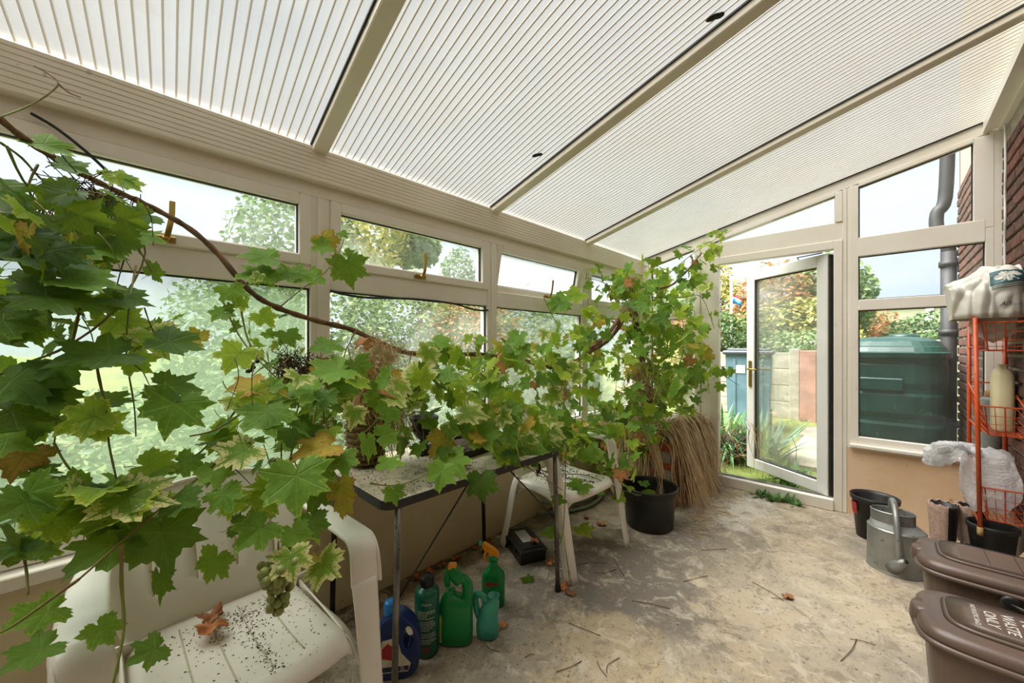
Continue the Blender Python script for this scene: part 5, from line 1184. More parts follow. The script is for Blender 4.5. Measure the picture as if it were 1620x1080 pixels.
# leaf blade shapes: five lobes, toothed edge
def leafmesh(seed, mat, name='leaf', teeth=True):
    R = random.Random(seed); N_ = 44; dpt = R.uniform(.75, 1.15); key = [(a_, r_ if r_ > .85 or a_ > 140 else r_*(1.18-.18*dpt)) for a_, r_ in [(0, 1.02), (9, .84), (20, .72), (29, .62), (40, .78), (50, .95), (60, .78), (72, .64), (82, .58), (94, .70), (105, .82), (118, .68), (138, .60), (156, .52), (170, .36), (180, .08)]]
    js = {1: [k[1]*(1+R.uniform(-.10, .10)) for k in key], -1: [k[1]*(1+R.uniform(-.10, .10)) for k in key]}
    js[-1][0] = js[1][0]; js[-1][-1] = js[1][-1]
    def rad(a):
        s = 1 if a >= 0 else -1; q = abs(a)
        for i in range(len(key)-1):
            if key[i][0] <= q <= key[i+1][0]: f = (q-key[i][0])/(key[i+1][0]-key[i][0]); return js[s][i]*(1-f)+js[s][i+1]*f
        return .1
    curl = R.uniform(-.3, 1.2); fold = R.uniform(.1, 1.3); tw = R.uniform(-.25, .25); b = MB(); vs = [(0, 0, 0)]; edge = [0]
    def z(x, y): r2 = x*x+y*y; return (-curl*.28*r2+fold*.35*abs(x)+tw*x*y*.5+.07*math.sin(8*x+seed)*math.sin(7*y+1)+.02*math.sin(19*x+seed)*math.sin(17*y)+(-.25*max(0, y-.35)**1.5*curl))*.55
    for f in (.5, 1.0):
        for j in range(N_):
            a = -180+360*(j+.5)/N_; r = rad(a)*.55
            if f == 1 and teeth: r *= 1+(.09 if j % 2 else -.07)*(1+R.uniform(-.3, .3))
            r *= f if f == 1 else .5
            x, y = r*math.sin(math.radians(a)), r*math.cos(math.radians(a)); vs.append((x, y, z(x, y))); edge.append(1 if f == 1 else .42)
    fs = [(0, 1+(j+1) % N_, 1+j) for j in range(N_)]+[(1+j, 1+(j+1) % N_, 1+N_+(j+1) % N_, 1+N_+j) for j in range(N_)]
    b.add(vs, fs, mat, True)
    # petiole
    pl_ = R.uniform(.25, .55); pts = [(0, .0, -.002), (R.uniform(-.04, .04), -.12, -.05), (R.uniform(-.12, .12), -pl_*.7, -pl_*.45), (R.uniform(-.15, .15), -pl_, -pl_*.9)]
    n0 = len(b.v); b.tube(smoothpath(pts, 2), .009, 3, MAT['shoot'], cap=False); edge += [0]*(len(b.v)-n0)
    return b, edge
def finish(b, edge, name, uvs=None):
    me = b.mesh(name); at = me.attributes.new('edge', 'FLOAT', 'POINT'); at.data.foreach_set('value', edge)
    uvl = me.uv_layers.new(name='leaf'); 
    src = uvs or [(v[0]+.5, v[1]+.5) for v in b.v]
    li = [0]*len(me.loops); me.loops.foreach_get('vertex_index', li); flat = []
    for i in li: flat += src[i]
    uvl.data.foreach_set('uv', flat); return me
SHAPES = {}; LM = {}
for sh in range(7):
    for k, m in enumerate(LEAFM):
        b, e = leafmesh(sh*13+1, m); SHAPES[sh, k] = (b, e)
def getmesh(sh, k):
    if (sh, k) not in LM: b, e = SHAPES[sh, k]; LM[sh, k] = finish(b, e, 'leaf')
    return LM[sh, k]
LEAVES = []      # (projected size, matrix, shape, material)
RL = random.Random(99)
def orient(p, width, tipang, tilt, yaw, k, sh=None, roll=0):
    view = (CAMP-p); dist = view.dot(-FWD) if False else (p-CAMP).dot(FWD); view.normalize()
    r = UP.cross(view).normalized(); u = view.cross(r)      # r points right as seen from the room, u up
    a = math.radians(tipang); tip = (-u*math.cos(a)+r*math.sin(a)); n = view.copy()
    q = Matrix.Rotation(-math.radians(tilt), 3, r) @ Matrix.Rotation(math.radians(yaw), 3, u)
    tip = q @ tip; n = q @ n; x = tip.cross(n).normalized()
    m = Matrix((x, tip, n)).transposed().to_4x4(); s = width/.95
    m = Matrix.Translation(p-tip*width*.22) @ m @ Matrix.Scale(s, 4)
    face = abs(n.dot(view))*.8+.2
    LEAVES.append((width/max(.3, dist)*face, m, RL.randrange(7) if sh is None else sh, k))
def leafpx(u, v, X, wpx, tip=0, tilt=35, yaw=0, k=1):
    p = atx(u, v, X); d = (p-CAMP).dot(FWD); orient(p, wpx*d/FPX, tip, tilt, yaw, k)
D_, G_, B_G, YE_, Y_, BR = 0, 1, 2, 3, 4, 5
hand = [ # u, v, X, width px, tip angle, tilt, yaw, colour
 (260, 865, .74, 112, 8, 12, 5, D_), (468, 777, .88, 112, 0, 18, -8, G_), (397, 848, .78, 76, -50, 25, 10, G_), (232, 788, .72, 118, 60, 48, 0, YE_), (140, 822, .66, 108, -80, 50, 10, G_),
 (190, 776, .6, 84, 100, 52, 0, G_), (105, 768, .6, 80, -60, 62, 20, D_), (150, 878, .74, 104, -60, 42, 0, D_), (334, 900, .7, 66, -25, 15, 30, G_), (358, 792, .75, 60, 15, 25, -15, G_),
 (341, 756, .7, 58, 10, 40, 0, G_), (369, 722, .7, 80, -60, 45, 0, YE_), (253, 930, .74, 66, 5, 10, 62, D_), (462, 896, .84, 72, 5, 22, 0, YE_), (520, 900, .78, 74, 35, 30, -35, YE_), (505, 905, .72, 60, 10, 20, 50, Y_),
 (168, 1003, .78, 60, 30, 20, 20, G_), (228, 1035, .85, 62, -70, 30, 20, D_), (46, 978, .72, 88, -75, 45, 10, G_), (38, 1042, .8, 84, -70, 50, 0, D_), (22, 872, .6, 50, -60, 50, 0, D_), (66, 872, .62, 52, 60, 50, 0, D_),
 (28, 735, .55, 80, -20, 30, 0, BR), (30, 700, .55, 80, 40, 45, 0, G_), (75, 745, .58, 52, 60, 60, 0, D_), (545, 735, .75, 54, 10, 30, 0, G_), (538, 782, .72, 60, 5, 10, 25, Y_), (541, 805, .7, 48, -5, 10, 40, Y_),
 (40, 402, .5, 118, 20, 48, 0, D_), (98, 412, .5, 118, 60, 52, 0, D_), (22, 380, .48, 90, -30, 42, 0, D_), (55, 474, .5, 100, -85, 66, 0, D_), (148, 447, .52, 104, 80, 64, 0, G_), (111, 474, .55, 120, 75, 60, 0, D_),
 (33, 512, .5, 86, 70, 45, 0, G_), (137, 566, .6, 128, -70, 62, 0, D_), (207, 476, .5, 80, 75, 60, 0, D_), (250, 543, .52, 80, 20, 40, 0, YE_), (289, 547, .55, 84, 70, 52, 10, D_), (222, 576, .55, 58, 40, 25, 0, B_G),
 (200, 520, .45, 78, 30, 40, 0, B_G), (104, 587, .55, 82, 20, 50, 0, D_), (37, 617, .58, 116, 30, 45, 0, D_), (48, 655, .58, 96, 60, 50, 0, D_), (96, 636, .58, 84, 60, 50, 15, D_), (185, 636, .5, 70, 80, 62, 0, D_),
 (283, 612, .6, 80, 70, 50, 0, D_), (270, 658, .66, 100, -15, 22, 15, G_), (125, 668, .62, 84, -70, 30, -10, B_G), (172, 676, .62, 72, 60, 30, 10, B_G), (404, 405, .3, 70, -90, 62, 0, G_), (398, 436, .3, 66, -80, 58, 0, G_),
 (420, 440, .3, 52, 40, 40, 0, G_), (448, 436, .3, 48, -40, 48, 0, G_), (480, 440, .3, 52, 60, 50, 0, G_), (370, 569, .45, 66, -30, 30, 0, B_G), (422, 506, .35, 44, 40, 35, 0, B_G), (459, 537, .35, 44, 20, 35, 0, G_),
 (370, 468, .35, 48, 20, 30, 0, G_), (345, 500, .35, 40, -40, 50, 0, G_), (385, 612, .55, 68, -85, 55, 0, Y_), (378, 640, .55, 48, 20, 40, 0, YE_), (426, 665, .66, 92, 10, 42, 0, G_), (407, 636, .6, 60, 30, 25, 0, B_G), (474, 622, .6, 84, -70, 58, 0, G_),
 (478, 690, .62, 70, 40, 35, 0, D_), (493, 712, .7, 84, -70, 55, 0, Y_), (337, 752, .6, 50, -30, 40, 0, G_), (255, 738, .62, 70, 70, 40, 0, B_G), (305, 735, .62, 58, 60, 40, 0, G_), (345, 700, .58, 60, -40, 35, 0, B_G),
 (89, 237, .38, 66, 60, 60, 0, G_), (122, 268, .34, 56, 70, 60, 0, G_), (200, 287, .28, 44, 60, 50, 0, G_), (216, 342, .3, 56, -60, 50, 0, D_), (22, 312, .4, 112, 80, 55, 0, D_), (155, 345, .35, 66, 60, 50, 0, G_), (180, 325, .3, 60, 80, 50, 0, YE_),
 (60, 352, .42, 84, 60, 58, 0, D_), (110, 330, .4, 50, -60, 55, 0, G_), (235, 375, .35, 60, 70, 60, 0, G_), (160, 395, .42, 84, 70, 60, 0, G_), (552, 433, .22, 66, 10, 12, 0, G_), (520, 386, .2, 46, 40, 30, 0, Y_), (505, 392, .22, 40, -60, 40, 0, G_), (487, 440, .22, 50, -70, 50, 0, G_),
 (545, 372, .18, 22, 40, 50, 0, G_), (555, 402, .18, 24, 70, 50, 0, G_), (516, 590, .5, 86, -70, 58, 0, G_), (525, 548, .4, 60, 70, 60, 0, G_), (638, 628, .5, 66, 80, 52, 0, YE_), (558, 662, .7, 52, -10, 15, 30, YE_), (583, 712, .72, 60, 15, 20, 60, G_), (622, 732, .72, 52, 80, 60, 0, G_),
 (624, 786, .72, 40, 10, 20, 0, G_), (697, 757, .72, 56, -10, 20, 0, G_), (722, 738, .7, 66, 35, 35, 0, G_), (763, 773, .72, 60, 5, 12, 0, D_), (766, 697, .65, 66, 30, 35, 0, G_), (752, 655, .6, 64, 80, 52, 0, YE_), (674, 590, .5, 72, 80, 62, 0, YE_), (735, 604, .45, 60, 80, 58, 0, B_G),
 (700, 545, .3, 46, 60, 55, 0, G_), (874, 682, .6, 66, 60, 50, 0, YE_), (805, 697, .6, 60, 30, 35, 0, G_), (841, 719, .62, 60, 20, 30, 0, G_), (811, 725, .66, 54, 40, 35, 0, G_), (500, 750, .72, 70, -20, 20, 0, G_), (497, 835, .74, 56, 10, 20, 0, D_), (470, 852, .76, 56, 20, 20, 0, G_), (500, 790, .7, 60, -20, 25, 0, D_),
 (831, 926, .5, 34, -70, 25, 0, G_), (876, 846, .6, 40, 60, 60, 0, G_), (925, 842, .62, 40, 40, 55, 0, B_G), (902, 912, .62, 36, 45, 55, 0, G_), (880, 792, .62, 30, -60, 50, 0, G_), (914, 773, .6, 46, -30, 55, 0, G_), (935, 722, .55, 54, 30, 40, 0, G_), (1027, 783, .62, 32, 60, 60, 0, B_G), (1060, 790, .75, 26, 80, 60, 0, B_G), (1020, 767, .6, 20, 20, 50, 0, G_),
 (640, 605, .4, 50, 0, 30, 0, Y_), (694, 708, .55, 60, -40, 30, 30, Y_), (708, 690, .5, 54, 40, 40, 0, YE_), (625, 622, .45, 58, 80, 60, 20, BR), (577, 588, .4, 40, 0, 15, 30, BR), (640, 640, .4, 50, -60, 50, 0, YE_), (868, 700, .55, 56, 60, 55, 0, YE_), (620, 650, .42, 46, 20, 40, 0, G_), (850, 978, .4, 20, 10, 30, 0, G_), (890, 480, .15, 46, 50, 45, 0, G_), (905, 470, .15, 44, -50, 45, 0, B_G), (880, 487, .15, 44, -30, 45, 0, G_), (640, 700, .6, 0.1, 0, 0, 0, G_)]
for h in hand:
    if h[3] > 1: leafpx(*h)
def fill(cu, cv, ru, rv, n, dr, wr, weights, mode='x', bias=0):
    k = 0
    while k < n:
        a, q = RL.uniform(0, 6.283), math.sqrt(RL.random()); u, v = cu+ru*q*math.cos(a), cv+rv*q*math.sin(a)
        if any(((u-eu)/er)**2+((v-ev)/es)**2 < 1 for eu, ev, er, es in ((572, 692, 34, 52), (678, 680, 34, 52), (640, 742, 85, 34), (610, 570, 40, 28))) and RL.random() < .93: continue
        t = RL.uniform(*dr); p = atx(u, v, t) if mode == 'x' else atd(u, v, t)
        if p.x < .07 or p.y > 3.72 or p.z < .12 or p.y < -1.3: 
            if mode == 'd' and RL.random() < .9: continue
            p.x = max(p.x, .09); p.y = min(p.y, 3.70)
        w = RL.uniform(*wr); m = RL.choices(range(6), weights)[0]; k += 1
        orient(p, w, RL.gauss(20, 60), RL.gauss(46, 26), RL.gauss(0, 44), m)
dk = (6, 3, .8, .5, .1, .06); md = (2.2, 5, 2.6, 1.3, .45, .25); br = (1.4, 4.6, 4.2, 1.8, .4, .2)
fill(80, 430, 95, 130, 31, (.3, .6), (.07, .12), dk); fill(180, 420, 90, 90, 16, (.25, .5), (.06, .10), dk); fill(45, 640, 60, 90, 8, (.35, .6), (.07, .12), dk); fill(150, 330, 90, 60, 16, (.2, .4), (.04, .08), md)
fill(170, 800, 150, 42, 26, (.45, .75), (.08, .13), md); fill(60, 860, 70, 60, 5, (.5, .7), (.07, .11), dk); fill(255, 540, 60, 45, 8, (.35, .55), (.06, .1), md)
fill(410, 520, 75, 80, 16, (.25, .45), (.035, .07), br); fill(400, 690, 70, 50, 14, (.4, .7), (.06, .11), md); fill(490, 650, 70, 75, 34, (.35, .7), (.06, .11), md); fill(420, 800, 90, 40, 12, (.5, .75), (.06, .1), md); fill(480, 870, 45, 45, 6, (.55, .75), (.05, .09), md)
fill(620, 620, 90, 55, 34, (.25, .6), (.07, .12), md); fill(720, 620, 90, 65, 60, (.2, .65), (.08, .13), br); fill(700, 690, 90, 40, 16, (.35, .65), (.07, .12), md); fill(760, 560, 60, 25, 16, (.15, .35), (.07, .12), br)
fill(830, 610, 90, 70, 90, (.15, .7), (.08, .14), br); fill(840, 690, 95, 42, 66, (.25, .75), (.08, .14), br); fill(900, 560, 60, 50, 40, (.12, .5), (.08, .12), br); fill(940, 700, 95, 50, 90, (2.3, 3.2), (.09, .14), md, 'd'); fill(960, 755, 50, 35, 16, (2.3, 2.8), (.09, .13), md, 'd')
fill(1010, 560, 100, 115, 260, (2.5, 3.7), (.085, .14), br, 'd'); fill(1065, 580, 65, 90, 110, (2.6, 3.5), (.085, .13), md, 'd'); fill(1010, 660, 90, 45, 60, (2.5, 3.3), (.09, .13), md, 'd'); fill(1035, 450, 85, 38, 70, (2.8, 3.7), (.08, .13), br, 'd')
fill(1105, 410, 38, 28, 26, (3.0, 3.6), (.07, .12), br, 'd'); fill(1130, 590, 45, 34, 22, (3.1, 3.6), (.08, .12), br, 'd'); fill(1115, 500, 25, 50, 12, (3.1, 3.6), (.07, .11), br, 'd'); fill(960, 450, 40, 30, 20, (2.9, 3.6), (.07, .12), md, 'd'); fill(1140, 372, 18, 8, 8, (3.2, 3.4), (.05, .08), br, 'd')
fill(1000, 690, 60, 30, 12, (2.6, 3.0), (.07, .1), (0, .3, .2, .3, 2, 3), 'd'); fill(600, 580, 60, 45, 9, (.2, .45), (.05, .08), (0, .2, .2, .3, 1, 4)); fill(480, 590, 40, 30, 8, (.3, .5), (.04, .06), (0, 0, 0, .3, 1, 5)); fill(880, 650, 120, 60, 14, (.3, .6), (.05, .08), (0, 0, .3, .5, 2, 3))
LEAVES.sort(key=lambda t: -t[0])
INV = Matrix.Translation(-GO)
for (_, m, sh, k) in LEAVES[:300]:
    o = put(getmesh(sh, k), 'leaf', gv); o.matrix_local = INV @ m
    if k in (Y_, BR) and RL.random() < 1: o['label'] = 'yellowed leaf' if k == Y_ else 'withered brown leaf'
bb = MB(); ee = []; uu = []
for (_, m, sh, k) in LEAVES[300:]:
    b, e = SHAPES[sh, k]; M_ = INV @ m; o0 = len(bb.v); bb.v += [tuple(M_ @ Vector(v)) for v in b.v]
    for f, mi, sm in zip(b.f, b.m, b.sm): bb.f.append(tuple(i+o0 for i in f)); bb.m.append(bb.mi(b.mats[mi])); bb.sm.append(sm)
    ee += e; uu += [(v[0]+.5, v[1]+.5) for v in b.v]
me = finish(bb, ee, 'small_leaves', uu); put(me, 'small_leaves', gv, kind='stuff')
# ---- canes and shoots
def cane(name, pts, r0, r1, mat, n=8, sub=6, mode='x', knots=0, **k):
    P = [((atx if mode == 'x' else atd)(u, v, t)-GO) for (u, v, t) in pts]; P = smoothpath(P, sub); N2 = len(P)
    b = MB(); rs = [(r0+(r1-r0)*i/(N2-1))*(1+.12*math.sin(i*1.9)+(.5*knots if (i % (sub+3)) == 0 else 0)) for i in range(N2)]; b.tube(P, rs, n, mat)
    return b.build(name, None, gv, **k)
BK = MAT['bark']
cane('cane', [(-30, 160, .45), (20, 205, .42), (70, 240, .33), (130, 275, .25), (190, 305, .18), (240, 328, .16), (300, 362, .16), (345, 402, .18), (395, 460, .22), (440, 487, .24), (500, 507, .24), (555, 521, .22), (600, 542, .2)], .007, .011, BK, 9, 6, knots=.35, label='old woody cane with peeling bark')
cane('cane', [(600, 542, .2), (645, 558, .2), (700, 561, .2), (760, 561, .2), (830, 571, .25), (868, 580, .28), (898, 578, .3), (935, 555, .32), (965, 535, .36), (990, 500, .42)], .012, .016, BK, 9, 6, knots=.3, label='old woody cane with peeling bark')
cane('trunk', [(1040, 700, 3.15), (1028, 650, 3.2), (1022, 600, 3.25), (1012, 550, 3.2), (1005, 500, 3.2), (998, 450, 3.15)], .034, .022, MAT['bark_dark'], 12, 5, 'd', .2, label='thick shaggy-barked trunk')
cane('cane', [(1005, 500, 3.2), (985, 500, 3.0), (960, 530, 2.8), (935, 550, 2.6)], .016, .013, BK, 8, 6, 'd', .3)
cane('cane', [(1000, 450, 3.2), (1030, 455, 3.1), (1060, 452, 3.1), (1085, 430, 3.2), (1110, 400, 3.3)], .012, .006, BK, 8, 6, 'd', .3)
sh_ = [([(150, 560, .55), (157, 600, .58), (168, 650, .6), (172, 700, .62), (184, 757, .64)], .0032), ([(215, 420, .4), (205, 480, .5), (200, 560, .5), (212, 640, .5), (215, 690, .5)], .0025), ([(130, 470, .5), (120, 520, .5), (108, 570, .52), (95, 620, .55), (86, 700, .55)], .0028),
 ([(-20, 600, .5), (40, 575, .5), (110, 545, .5), (180, 490, .45), (230, 400, .35), (200, 330, .25)], .0035), ([(85, 700, .58), (105, 735, .6), (130, 762, .62), (160, 792, .66)], .0025), ([(375, 700, .5), (330, 742, .62), (265, 795, .7), (200, 850, .75), (125, 916, .78)], .0034), ([(125, 916, .78), (70, 955, .76), (20, 990, .74), (-20, 1010, .74)], .003),
 ([(193, 862, .76), (192, 920, .78), (196, 985, .8), (190, 1030, .82), (178, 1085, .84)], .0036), ([(36, 870, .6), (42, 905, .62), (44, 940, .66)], .0028), ([(375, 448, .3), (383, 500, .33), (396, 545, .38), (430, 580, .42), (450, 585, .42)], .0035), ([(350, 470, .3), (372, 520, .36), (400, 560, .4), (440, 600, .45)], .003),
 ([(440, 488, .24), (480, 455, .26), (515, 430, .24), (538, 395, .2), (545, 372, .2)], .0026), ([(380, 640, .55), (340, 690, .56), (310, 720, .58), (270, 735, .6), (240, 740, .6)], .003), ([(380, 655, .6), (340, 680, .6), (300, 690, .62)], .003), ([(585, 764, .66), (625, 768, .68), (665, 755, .66), (700, 735, .6), (740, 700, .5)], .0026),
 ([(895, 700, .6), (894, 780, .64), (890, 845, .64), (876, 880, .62), (866, 915, .56), (852, 950, .5)], .0026), ([(800, 700, .5), (860, 745, .55), (930, 752, .6), (985, 775, .65), (1065, 797, .78)], .0034), ([(780, 690, .6), (830, 735, .66), (890, 775, .7)], .003),
 ([(-10, 188, .5), (35, 172, .46), (72, 152, .44), (92, 132, .43), (78, 118, .42), (54, 104, .42)], .0022), ([(92, 132, .43), (108, 146, .42), (128, 154, .42)], .0018), ([(60, 260, .35), (45, 300, .36), (70, 340, .36), (40, 380, .4)], .003), ([(0, 225, .4), (35, 250, .36), (75, 290, .34), (130, 300, .3), (170, 330, .28)], .003), ([(10, 230, .4), (50, 300, .36), (120, 310, .34), (190, 350, .34), (240, 430, .4)], .003),
 ([(480, 600, .35), (470, 650, .4), (455, 690, .45), (470, 740, .5)], .003), ([(500, 640, .5), (495, 700, .55), (520, 720, .55)], .003), ([(565, 520, .22), (545, 560, .3), (540, 600, .4)], .003), ([(690, 560, .2), (700, 600, .3), (740, 660, .45), (760, 700, .55)], .003), ([(770, 560, .2), (800, 600, .3), (830, 650, .4), (870, 690, .5)], .0035), ([(860, 470, .18), (880, 510, .2), (905, 540, .25)], .0028), ([(650, 560, .2), (640, 610, .35), (600, 660, .5), (560, 700, .62)], .003)]
for pts, r in sh_: cane('shoot', pts, r, r*.6, MAT['shoot'], 5, 4)
for pts in ([(1050, 440, 3.2), (1085, 410, 3.25), (1120, 385, 3.3), (1158, 364, 3.35)], [(1030, 470, 3.1), (1080, 470, 3.2), (1110, 470, 3.3), (1130, 520, 3.3)], [(1040, 560, 3.0), (1090, 570, 3.1), (1130, 585, 3.3), (1170, 610, 3.45)], [(980, 480, 3.2), (960, 450, 3.2), (930, 440, 3.1)], [(1030, 620, 3.0), (1000, 660, 2.8), (960, 700, 2.6), (930, 740, 2.5)], [(1035, 640, 3.0), (1060, 600, 2.9), (1080, 560, 2.9), (1080, 500, 3.0)]):
    cane('shoot', pts, .004, .0022, MAT['shoot'], 5, 4, 'd')
RS = random.Random(31)
for i in range(46):      # thin side shoots and tendrils running through the foliage
    u, v, x = [(RS.uniform(10, 250), RS.uniform(280, 560), RS.uniform(.28, .5)), (RS.uniform(350, 560), RS.uniform(520, 740), RS.uniform(.35, .6)), (RS.uniform(600, 920), RS.uniform(570, 700), RS.uniform(.25, .6))][i % 3]
    du, dv = RS.uniform(-50, 50), RS.uniform(30, 90); m1 = MAT['bark_dark'] if RS.random() < .45 else MAT['shoot']
    cane('side_shoot', [(u, v, x), (u+du*.4+RS.uniform(-12, 12), v+dv*.4, x+.02), (u+du, v+dv, x+RS.uniform(0, .08))], .0022, .0011, m1, 4, 4)
# dry hanging fibres and withered flower heads
def fuzz(name, pts, n, L, mat, seed, th=.0012):
    R = random.Random(seed); b = MB()
    for (u, v, x, r) in pts:
        c = atx(u, v, x)-GO
        for _ in range(n):
            p = c+Vector((R.gauss(0, r), R.gauss(0, r), R.gauss(0, r*.7))); q = p+Vector((R.gauss(0, L*.4), R.gauss(0, L*.4), R.gauss(-L*.3, L*.6))); b.tube([p, (p+q)/2+Vector((R.gauss(0, .01), R.gauss(0, .01), 0)), q], th, 3, mat, cap=False, smooth=False)
    return b.build(name, None, gv, kind='stuff')
fuzz('dry_fibres', [(590, 545, .22, .03), (575, 575, .24, .03), (615, 560, .22, .03)], 260, .07, MAT['straw'], 3, .0009)
fuzz('dry_fibres', [(475, 585, .35, .03), (455, 570, .35, .02), (500, 575, .33, .025)], 120, .05, MAT['bark_dark'], 4, .0014)
fuzz('dry_fibres', [(892, 600, .3, .012), (892, 615, .3, .01)], 70, .09, MAT['straw2'], 5, .0016)
fuzz('dry_fibres', [(120, 300, .3, .03), (165, 320, .28, .03), (100, 318, .32, .03)], 90, .06, MAT['bark_dark'], 6, .0014)
fuzz('dry_fibres', [(1020, 620, .55, .05), (1022, 655, .55, .05), (1015, 590, .55, .05), (1000, 480, .42, .04)], 110, .12, MAT['straw2'], 7, .0022)
# grapes
gm = {}
for nm, mt, s in (('g', MAT['grape'], 1), ('r', MAT['raisin'], .6)):
    b = MB(); b.ball((0, 0, 0), .0103*s, 12, 8, mt, (1, 1, 1.12)); gm[nm] = b.mesh('grape')
def bunch(u, v, X, n, h, w, kind='g', seed=1, label=None):
    R = random.Random(seed); c = atx(u, v, X)-GO; b = MB(); b.tube(smoothpath([c+UP*(h*.5+.05), c+UP*(h*.5), c+UP*.0, c-UP*h*.45], 3), .0022, 5, MAT['shoot']); o = b.build('grape_bunch', None, gv, label=label); pts = []; tries = 0; sz = .0195 if kind == 'g' else .010
    while len(pts) < n and tries < 6000:
        tries += 1; t = R.random(); rr = w*(1-.75*t)*R.uniform(.4, 1); a = R.uniform(0, 6.28); p = c+Vector((rr*math.cos(a), rr*math.sin(a), h*(.5-t)))
        if all((p-q).length > sz*.86 for q in pts): pts.append(p)
    for p in pts:
        g_ = put(gm[kind], 'grape', o, p); s = R.uniform(.82, 1.08); g_.scale = (s, s, s)
bunch(440, 930, .80, 52, .13, .044, seed=1); bunch(512, 690, .55, 26, .09, .04, seed=2); bunch(445, 748, .62, 16, .07, .035, seed=3); bunch(524, 606, .45, 20, .06, .04, seed=4); bunch(493, 702, .6, 14, .06, .035, seed=7)
bunch(395, 578, .4, 16, .04, .03, 'r', 5, 'shrivelled dark grapes'); bunch(852, 742, .55, 18, .06, .03, 'r', 6, 'shrivelled dark grapes'); bunch(996, 535, .45, 14, .08, .04, 'r', 8, 'shrivelled dark grapes'); bunch(1143, 478, .8, 10, .06, .03, 'r', 9, 'shrivelled dark grapes')
# ---- fallen leaves and twigs
def dryleaf(p, s, k, seed):
    R = random.Random(seed); b = MB(); bl_, e = leafmesh(seed, MAT['dry'] if k else MAT['dry_orange'])
    vs = []
    for (x, y, z) in bl_.v[:89]: q = math.hypot(x, y); aa = math.atan2(x, y); f_ = .55+.45*min(1, .42/max(q, .01)) if q > .3 else 1; vs.append((x*s*f_, y*s*f_, (q*q*.8*(.45+.55*math.sin(3*aa+seed))+.12*math.sin(11*x+seed)*math.sin(9*y))*s+.12*s+.0015))
    fs = [f for f in bl_.f if max(f) < 89]; b.add(vs, fs, MAT['dry'] if k else MAT['dry_orange'], True)
    me = b.mesh('dry_leaf'); return me
spots = [((.41, .20, .432), .085, 1, 'crumpled dry leaf lying on the foreground chair seat, upper one'), ((.47, .19, .432), .09, 0, 'crumpled dry leaf lying on the foreground chair seat, lower one'),
 ((.52, .98, .7225), .09, 0, 'orange dry leaf on the table, in front of the urn'), ((.44, 1.12, .7225), .06, 0, 'orange dry leaf beside the foot of the urn'), ((.55, 1.06, .7225), .05, 1, 'small curled dry leaf on the bare table top'),
 ((.37, 1.72, .089), .07, 1, 'brown dry leaf resting on the black box')]
for (p, s, k, lb_) in spots:
    me = dryleaf(p, s, k, int(p[0]*1000)); o = put(me, 'dry_leaf', None, p, label=lb_, cat='leaf', group='dry leaves lying on things'); o.rotation_euler.z = rnd.uniform(0, 6)
fl_ = [(868, 892), (903, 940), (893, 930), (935, 835), (950, 830), (700, 870), (712, 880), (740, 862), (640, 905), (690, 890), (820, 872), (928, 820), (795, 990), (1245, 945), (905, 905), (775, 860), (676, 900), (660, 915)]
FLL = ['curled brown dry leaf on the floor just behind the front right table leg', 'dry leaf on the floor at the rear chair foot, right one of two', 'dry leaf on the floor touching the front right table leg, left one of two', 'dry leaf on the floor under the rear chair seat, left one of two', 'dry leaf on the floor under the rear chair seat, right one of two',
 'dry leaf at the wall foot behind the green jug, leftmost of the three there', 'dry leaf at the wall foot behind the green jug, middle of the three there', 'dry leaf at the wall foot behind the trigger spray bottle', 'dry leaf at the wall foot just right of the front table leg', 'dry leaf on the floor directly behind the green jug', 'dry leaf on the floor just left behind the black box', 'dry leaf on the floor between the rear chair and the black bucket', 'small dry leaf on the floor right of the teal bottle', 'lone dry leaf out on the open floor left of the watering can', 'dry leaf on the floor above the rear chair foot', 'dry leaf at the wall foot beside the rear table leg', 'dry leaf on the floor behind the dark green bottle', 'dry leaf on the floor behind the dark green bottle, nearer the blue one']
for i, (u, v) in enumerate(fl_):
    p = atz(u, v, 0); p.x = max(p.x, .05); me = dryleaf(p, rnd.uniform(.045, .08), i % 2, 50+i); o = put(me, 'dry_leaf', None, (p.x, p.y, .0), label=FLL[i], cat='leaf', group='dry leaves on the floor'); o.rotation_euler.z = rnd.uniform(0, 6)
tw = [(970, 880, 990, 915), (940, 905, 975, 900), (1000, 950, 1060, 962), (950, 1005, 900, 985), (790, 1030, 770, 1020), (980, 1040, 960, 1064), (945, 1045, 960, 1070), (880, 1062, 920, 1045), (1080, 920, 1120, 910), (1110, 870, 1150, 868), (1190, 920, 1240, 950), (1355, 1010, 1330, 1045), (1385, 1020, 1345, 1010), (905, 895, 960, 890), (1220, 945, 1255, 948), (845, 1035, 830, 1040)]
TWL = ['short twig on the floor in front of the black bucket, steeply slanted', 'twig on the floor between the rear chair legs and the bucket, nearly level', 'long level twig on the floor right of the dark stain', 'twig on the floor left of the stain, slanting to the left', 'stubby twig on the floor in front of the teal bottle', 'left twig of the crossed pair at the bottom of the view', 'right twig of the crossed pair at the bottom of the view', 'twig near the bottom edge of the view, left of the crossed pair', 'faint twig on the open floor below the dead grass', 'short twig on the floor close to the dead grass', 'slanted twig on the open floor left of the lone dry leaf', 'steep twig on the floor left of the lettered food caddy', 'twig joined at a corner with the steep one left of the caddy', 'twig on the floor just right of the rear chair foot', 'small twig lying against the lone dry leaf', 'short twig at the bottom edge below the green jug']
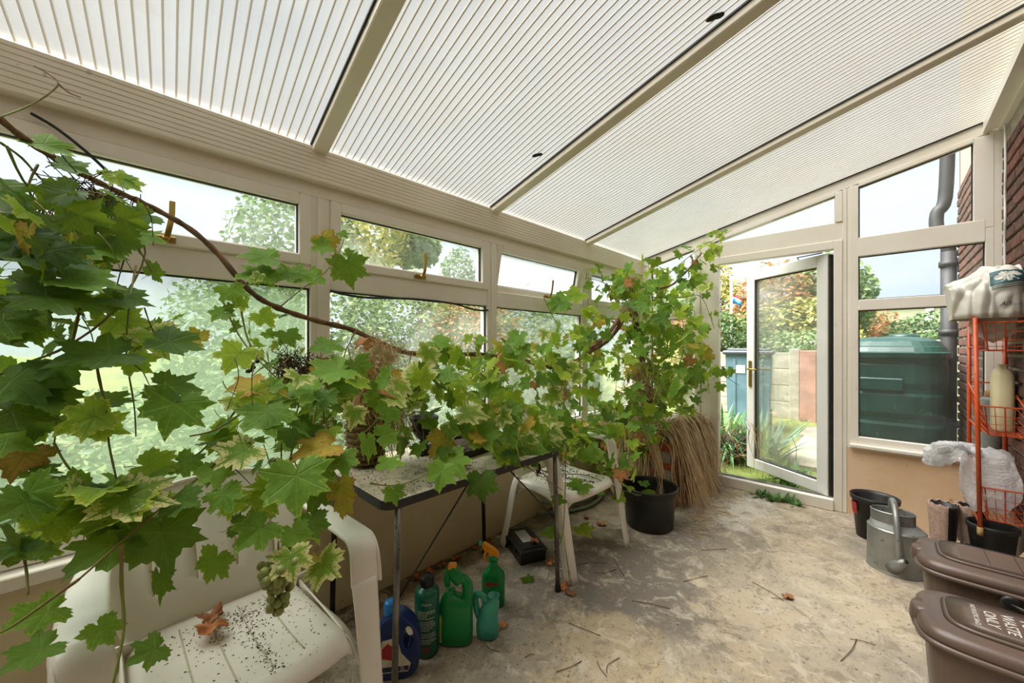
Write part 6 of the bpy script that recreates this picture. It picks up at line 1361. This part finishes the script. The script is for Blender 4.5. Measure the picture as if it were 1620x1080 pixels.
for i, (a, b_, c, d) in enumerate(tw):
    p, q = atz(a, b_, .003), atz(c, d, .003); m_ = (p+q)/2+Vector((rnd.gauss(0, .012), rnd.gauss(0, .012), .003)); b = MB(); b.tube(smoothpath([Vector((0, 0, .003)), m_-p+UP*.003, q-p+UP*.003], 3), .0014, 5, MAT['twig']); b.build('twig', None, None, (p.x, p.y, 0), label=TWL[i], cat='twig', group='twigs on the floor')
b = MB(); R = random.Random(77)
for _ in range(1500):
    if R.random() < .5: x, y = abs(R.gauss(.06, .12)), R.uniform(.7, 3.0)
    else: x, y = R.uniform(.3, 2.2), R.uniform(.8, 3.7)
    if x < .01 or x > 2.3: continue
    s = .0025*R.uniform(.5, 1.6); b.add([(x-s, y, .001), (x, y-s*.6, .001), (x+s*1.5, y, .001), (x, y+s*.6, .001), (x, y, s*.8)], [(0, 1, 4), (1, 2, 4), (2, 3, 4), (3, 0, 4)], MAT['debris'])
put(b.mesh('grit'), 'grit', kind='stuff', label='dark grit and crumbs scattered on the concrete floor', cat='grit')
# grey pipe along the foot of the wall behind the rear chair
b = MB(); b.tube(smoothpath([(.03, 2.2, .09), (.10, 2.35, .05), (.16, 2.6, .03), (.1, 2.85, .025)], 5), .012, 8, MAT['grey_can']); b.tube(smoothpath([(.06, 2.1, .05), (.14, 2.3, .02), (.22, 2.55, .018), (.18, 2.8, .018)], 5), .012, 8, MAT['grey_can'])
put(b.mesh('hose'), 'hose', label='grey-green hose lying at the wall foot behind the rear chair', cat='hose')
# slatted wooden seat, mostly outside the frame at the lower left
ws = empty('wooden_slat_stool', (.62, -.26, 0), math.radians(8), label='wooden slatted stool with curved slats at the lower left corner', cat='stool')
for k in range(6):
    b = MB(); y = -.10+k*.038; b.grid(lambda s, t: (-.13+.26*s, y+.026*t, .40+.03*math.sin(math.pi*s)), 10, 1, MAT['wood'], thick=.014); b.build('slat', None, ws)
for s in (-1, 1):
    MB().ribbon(smoothpath([(s*.11, -.10, .385), (s*.115, 0, .395), (s*.11, .12, .385)], 4), (1, 0, 0), .03, .02, MAT['wood']).build('rail', None, ws)
    for y in (-.09, .11): MB().tube([(s*.11, y, .39), (s*.13, y*1.1, 0)], .014, 8, MAT['wood']).build('leg', None, ws)
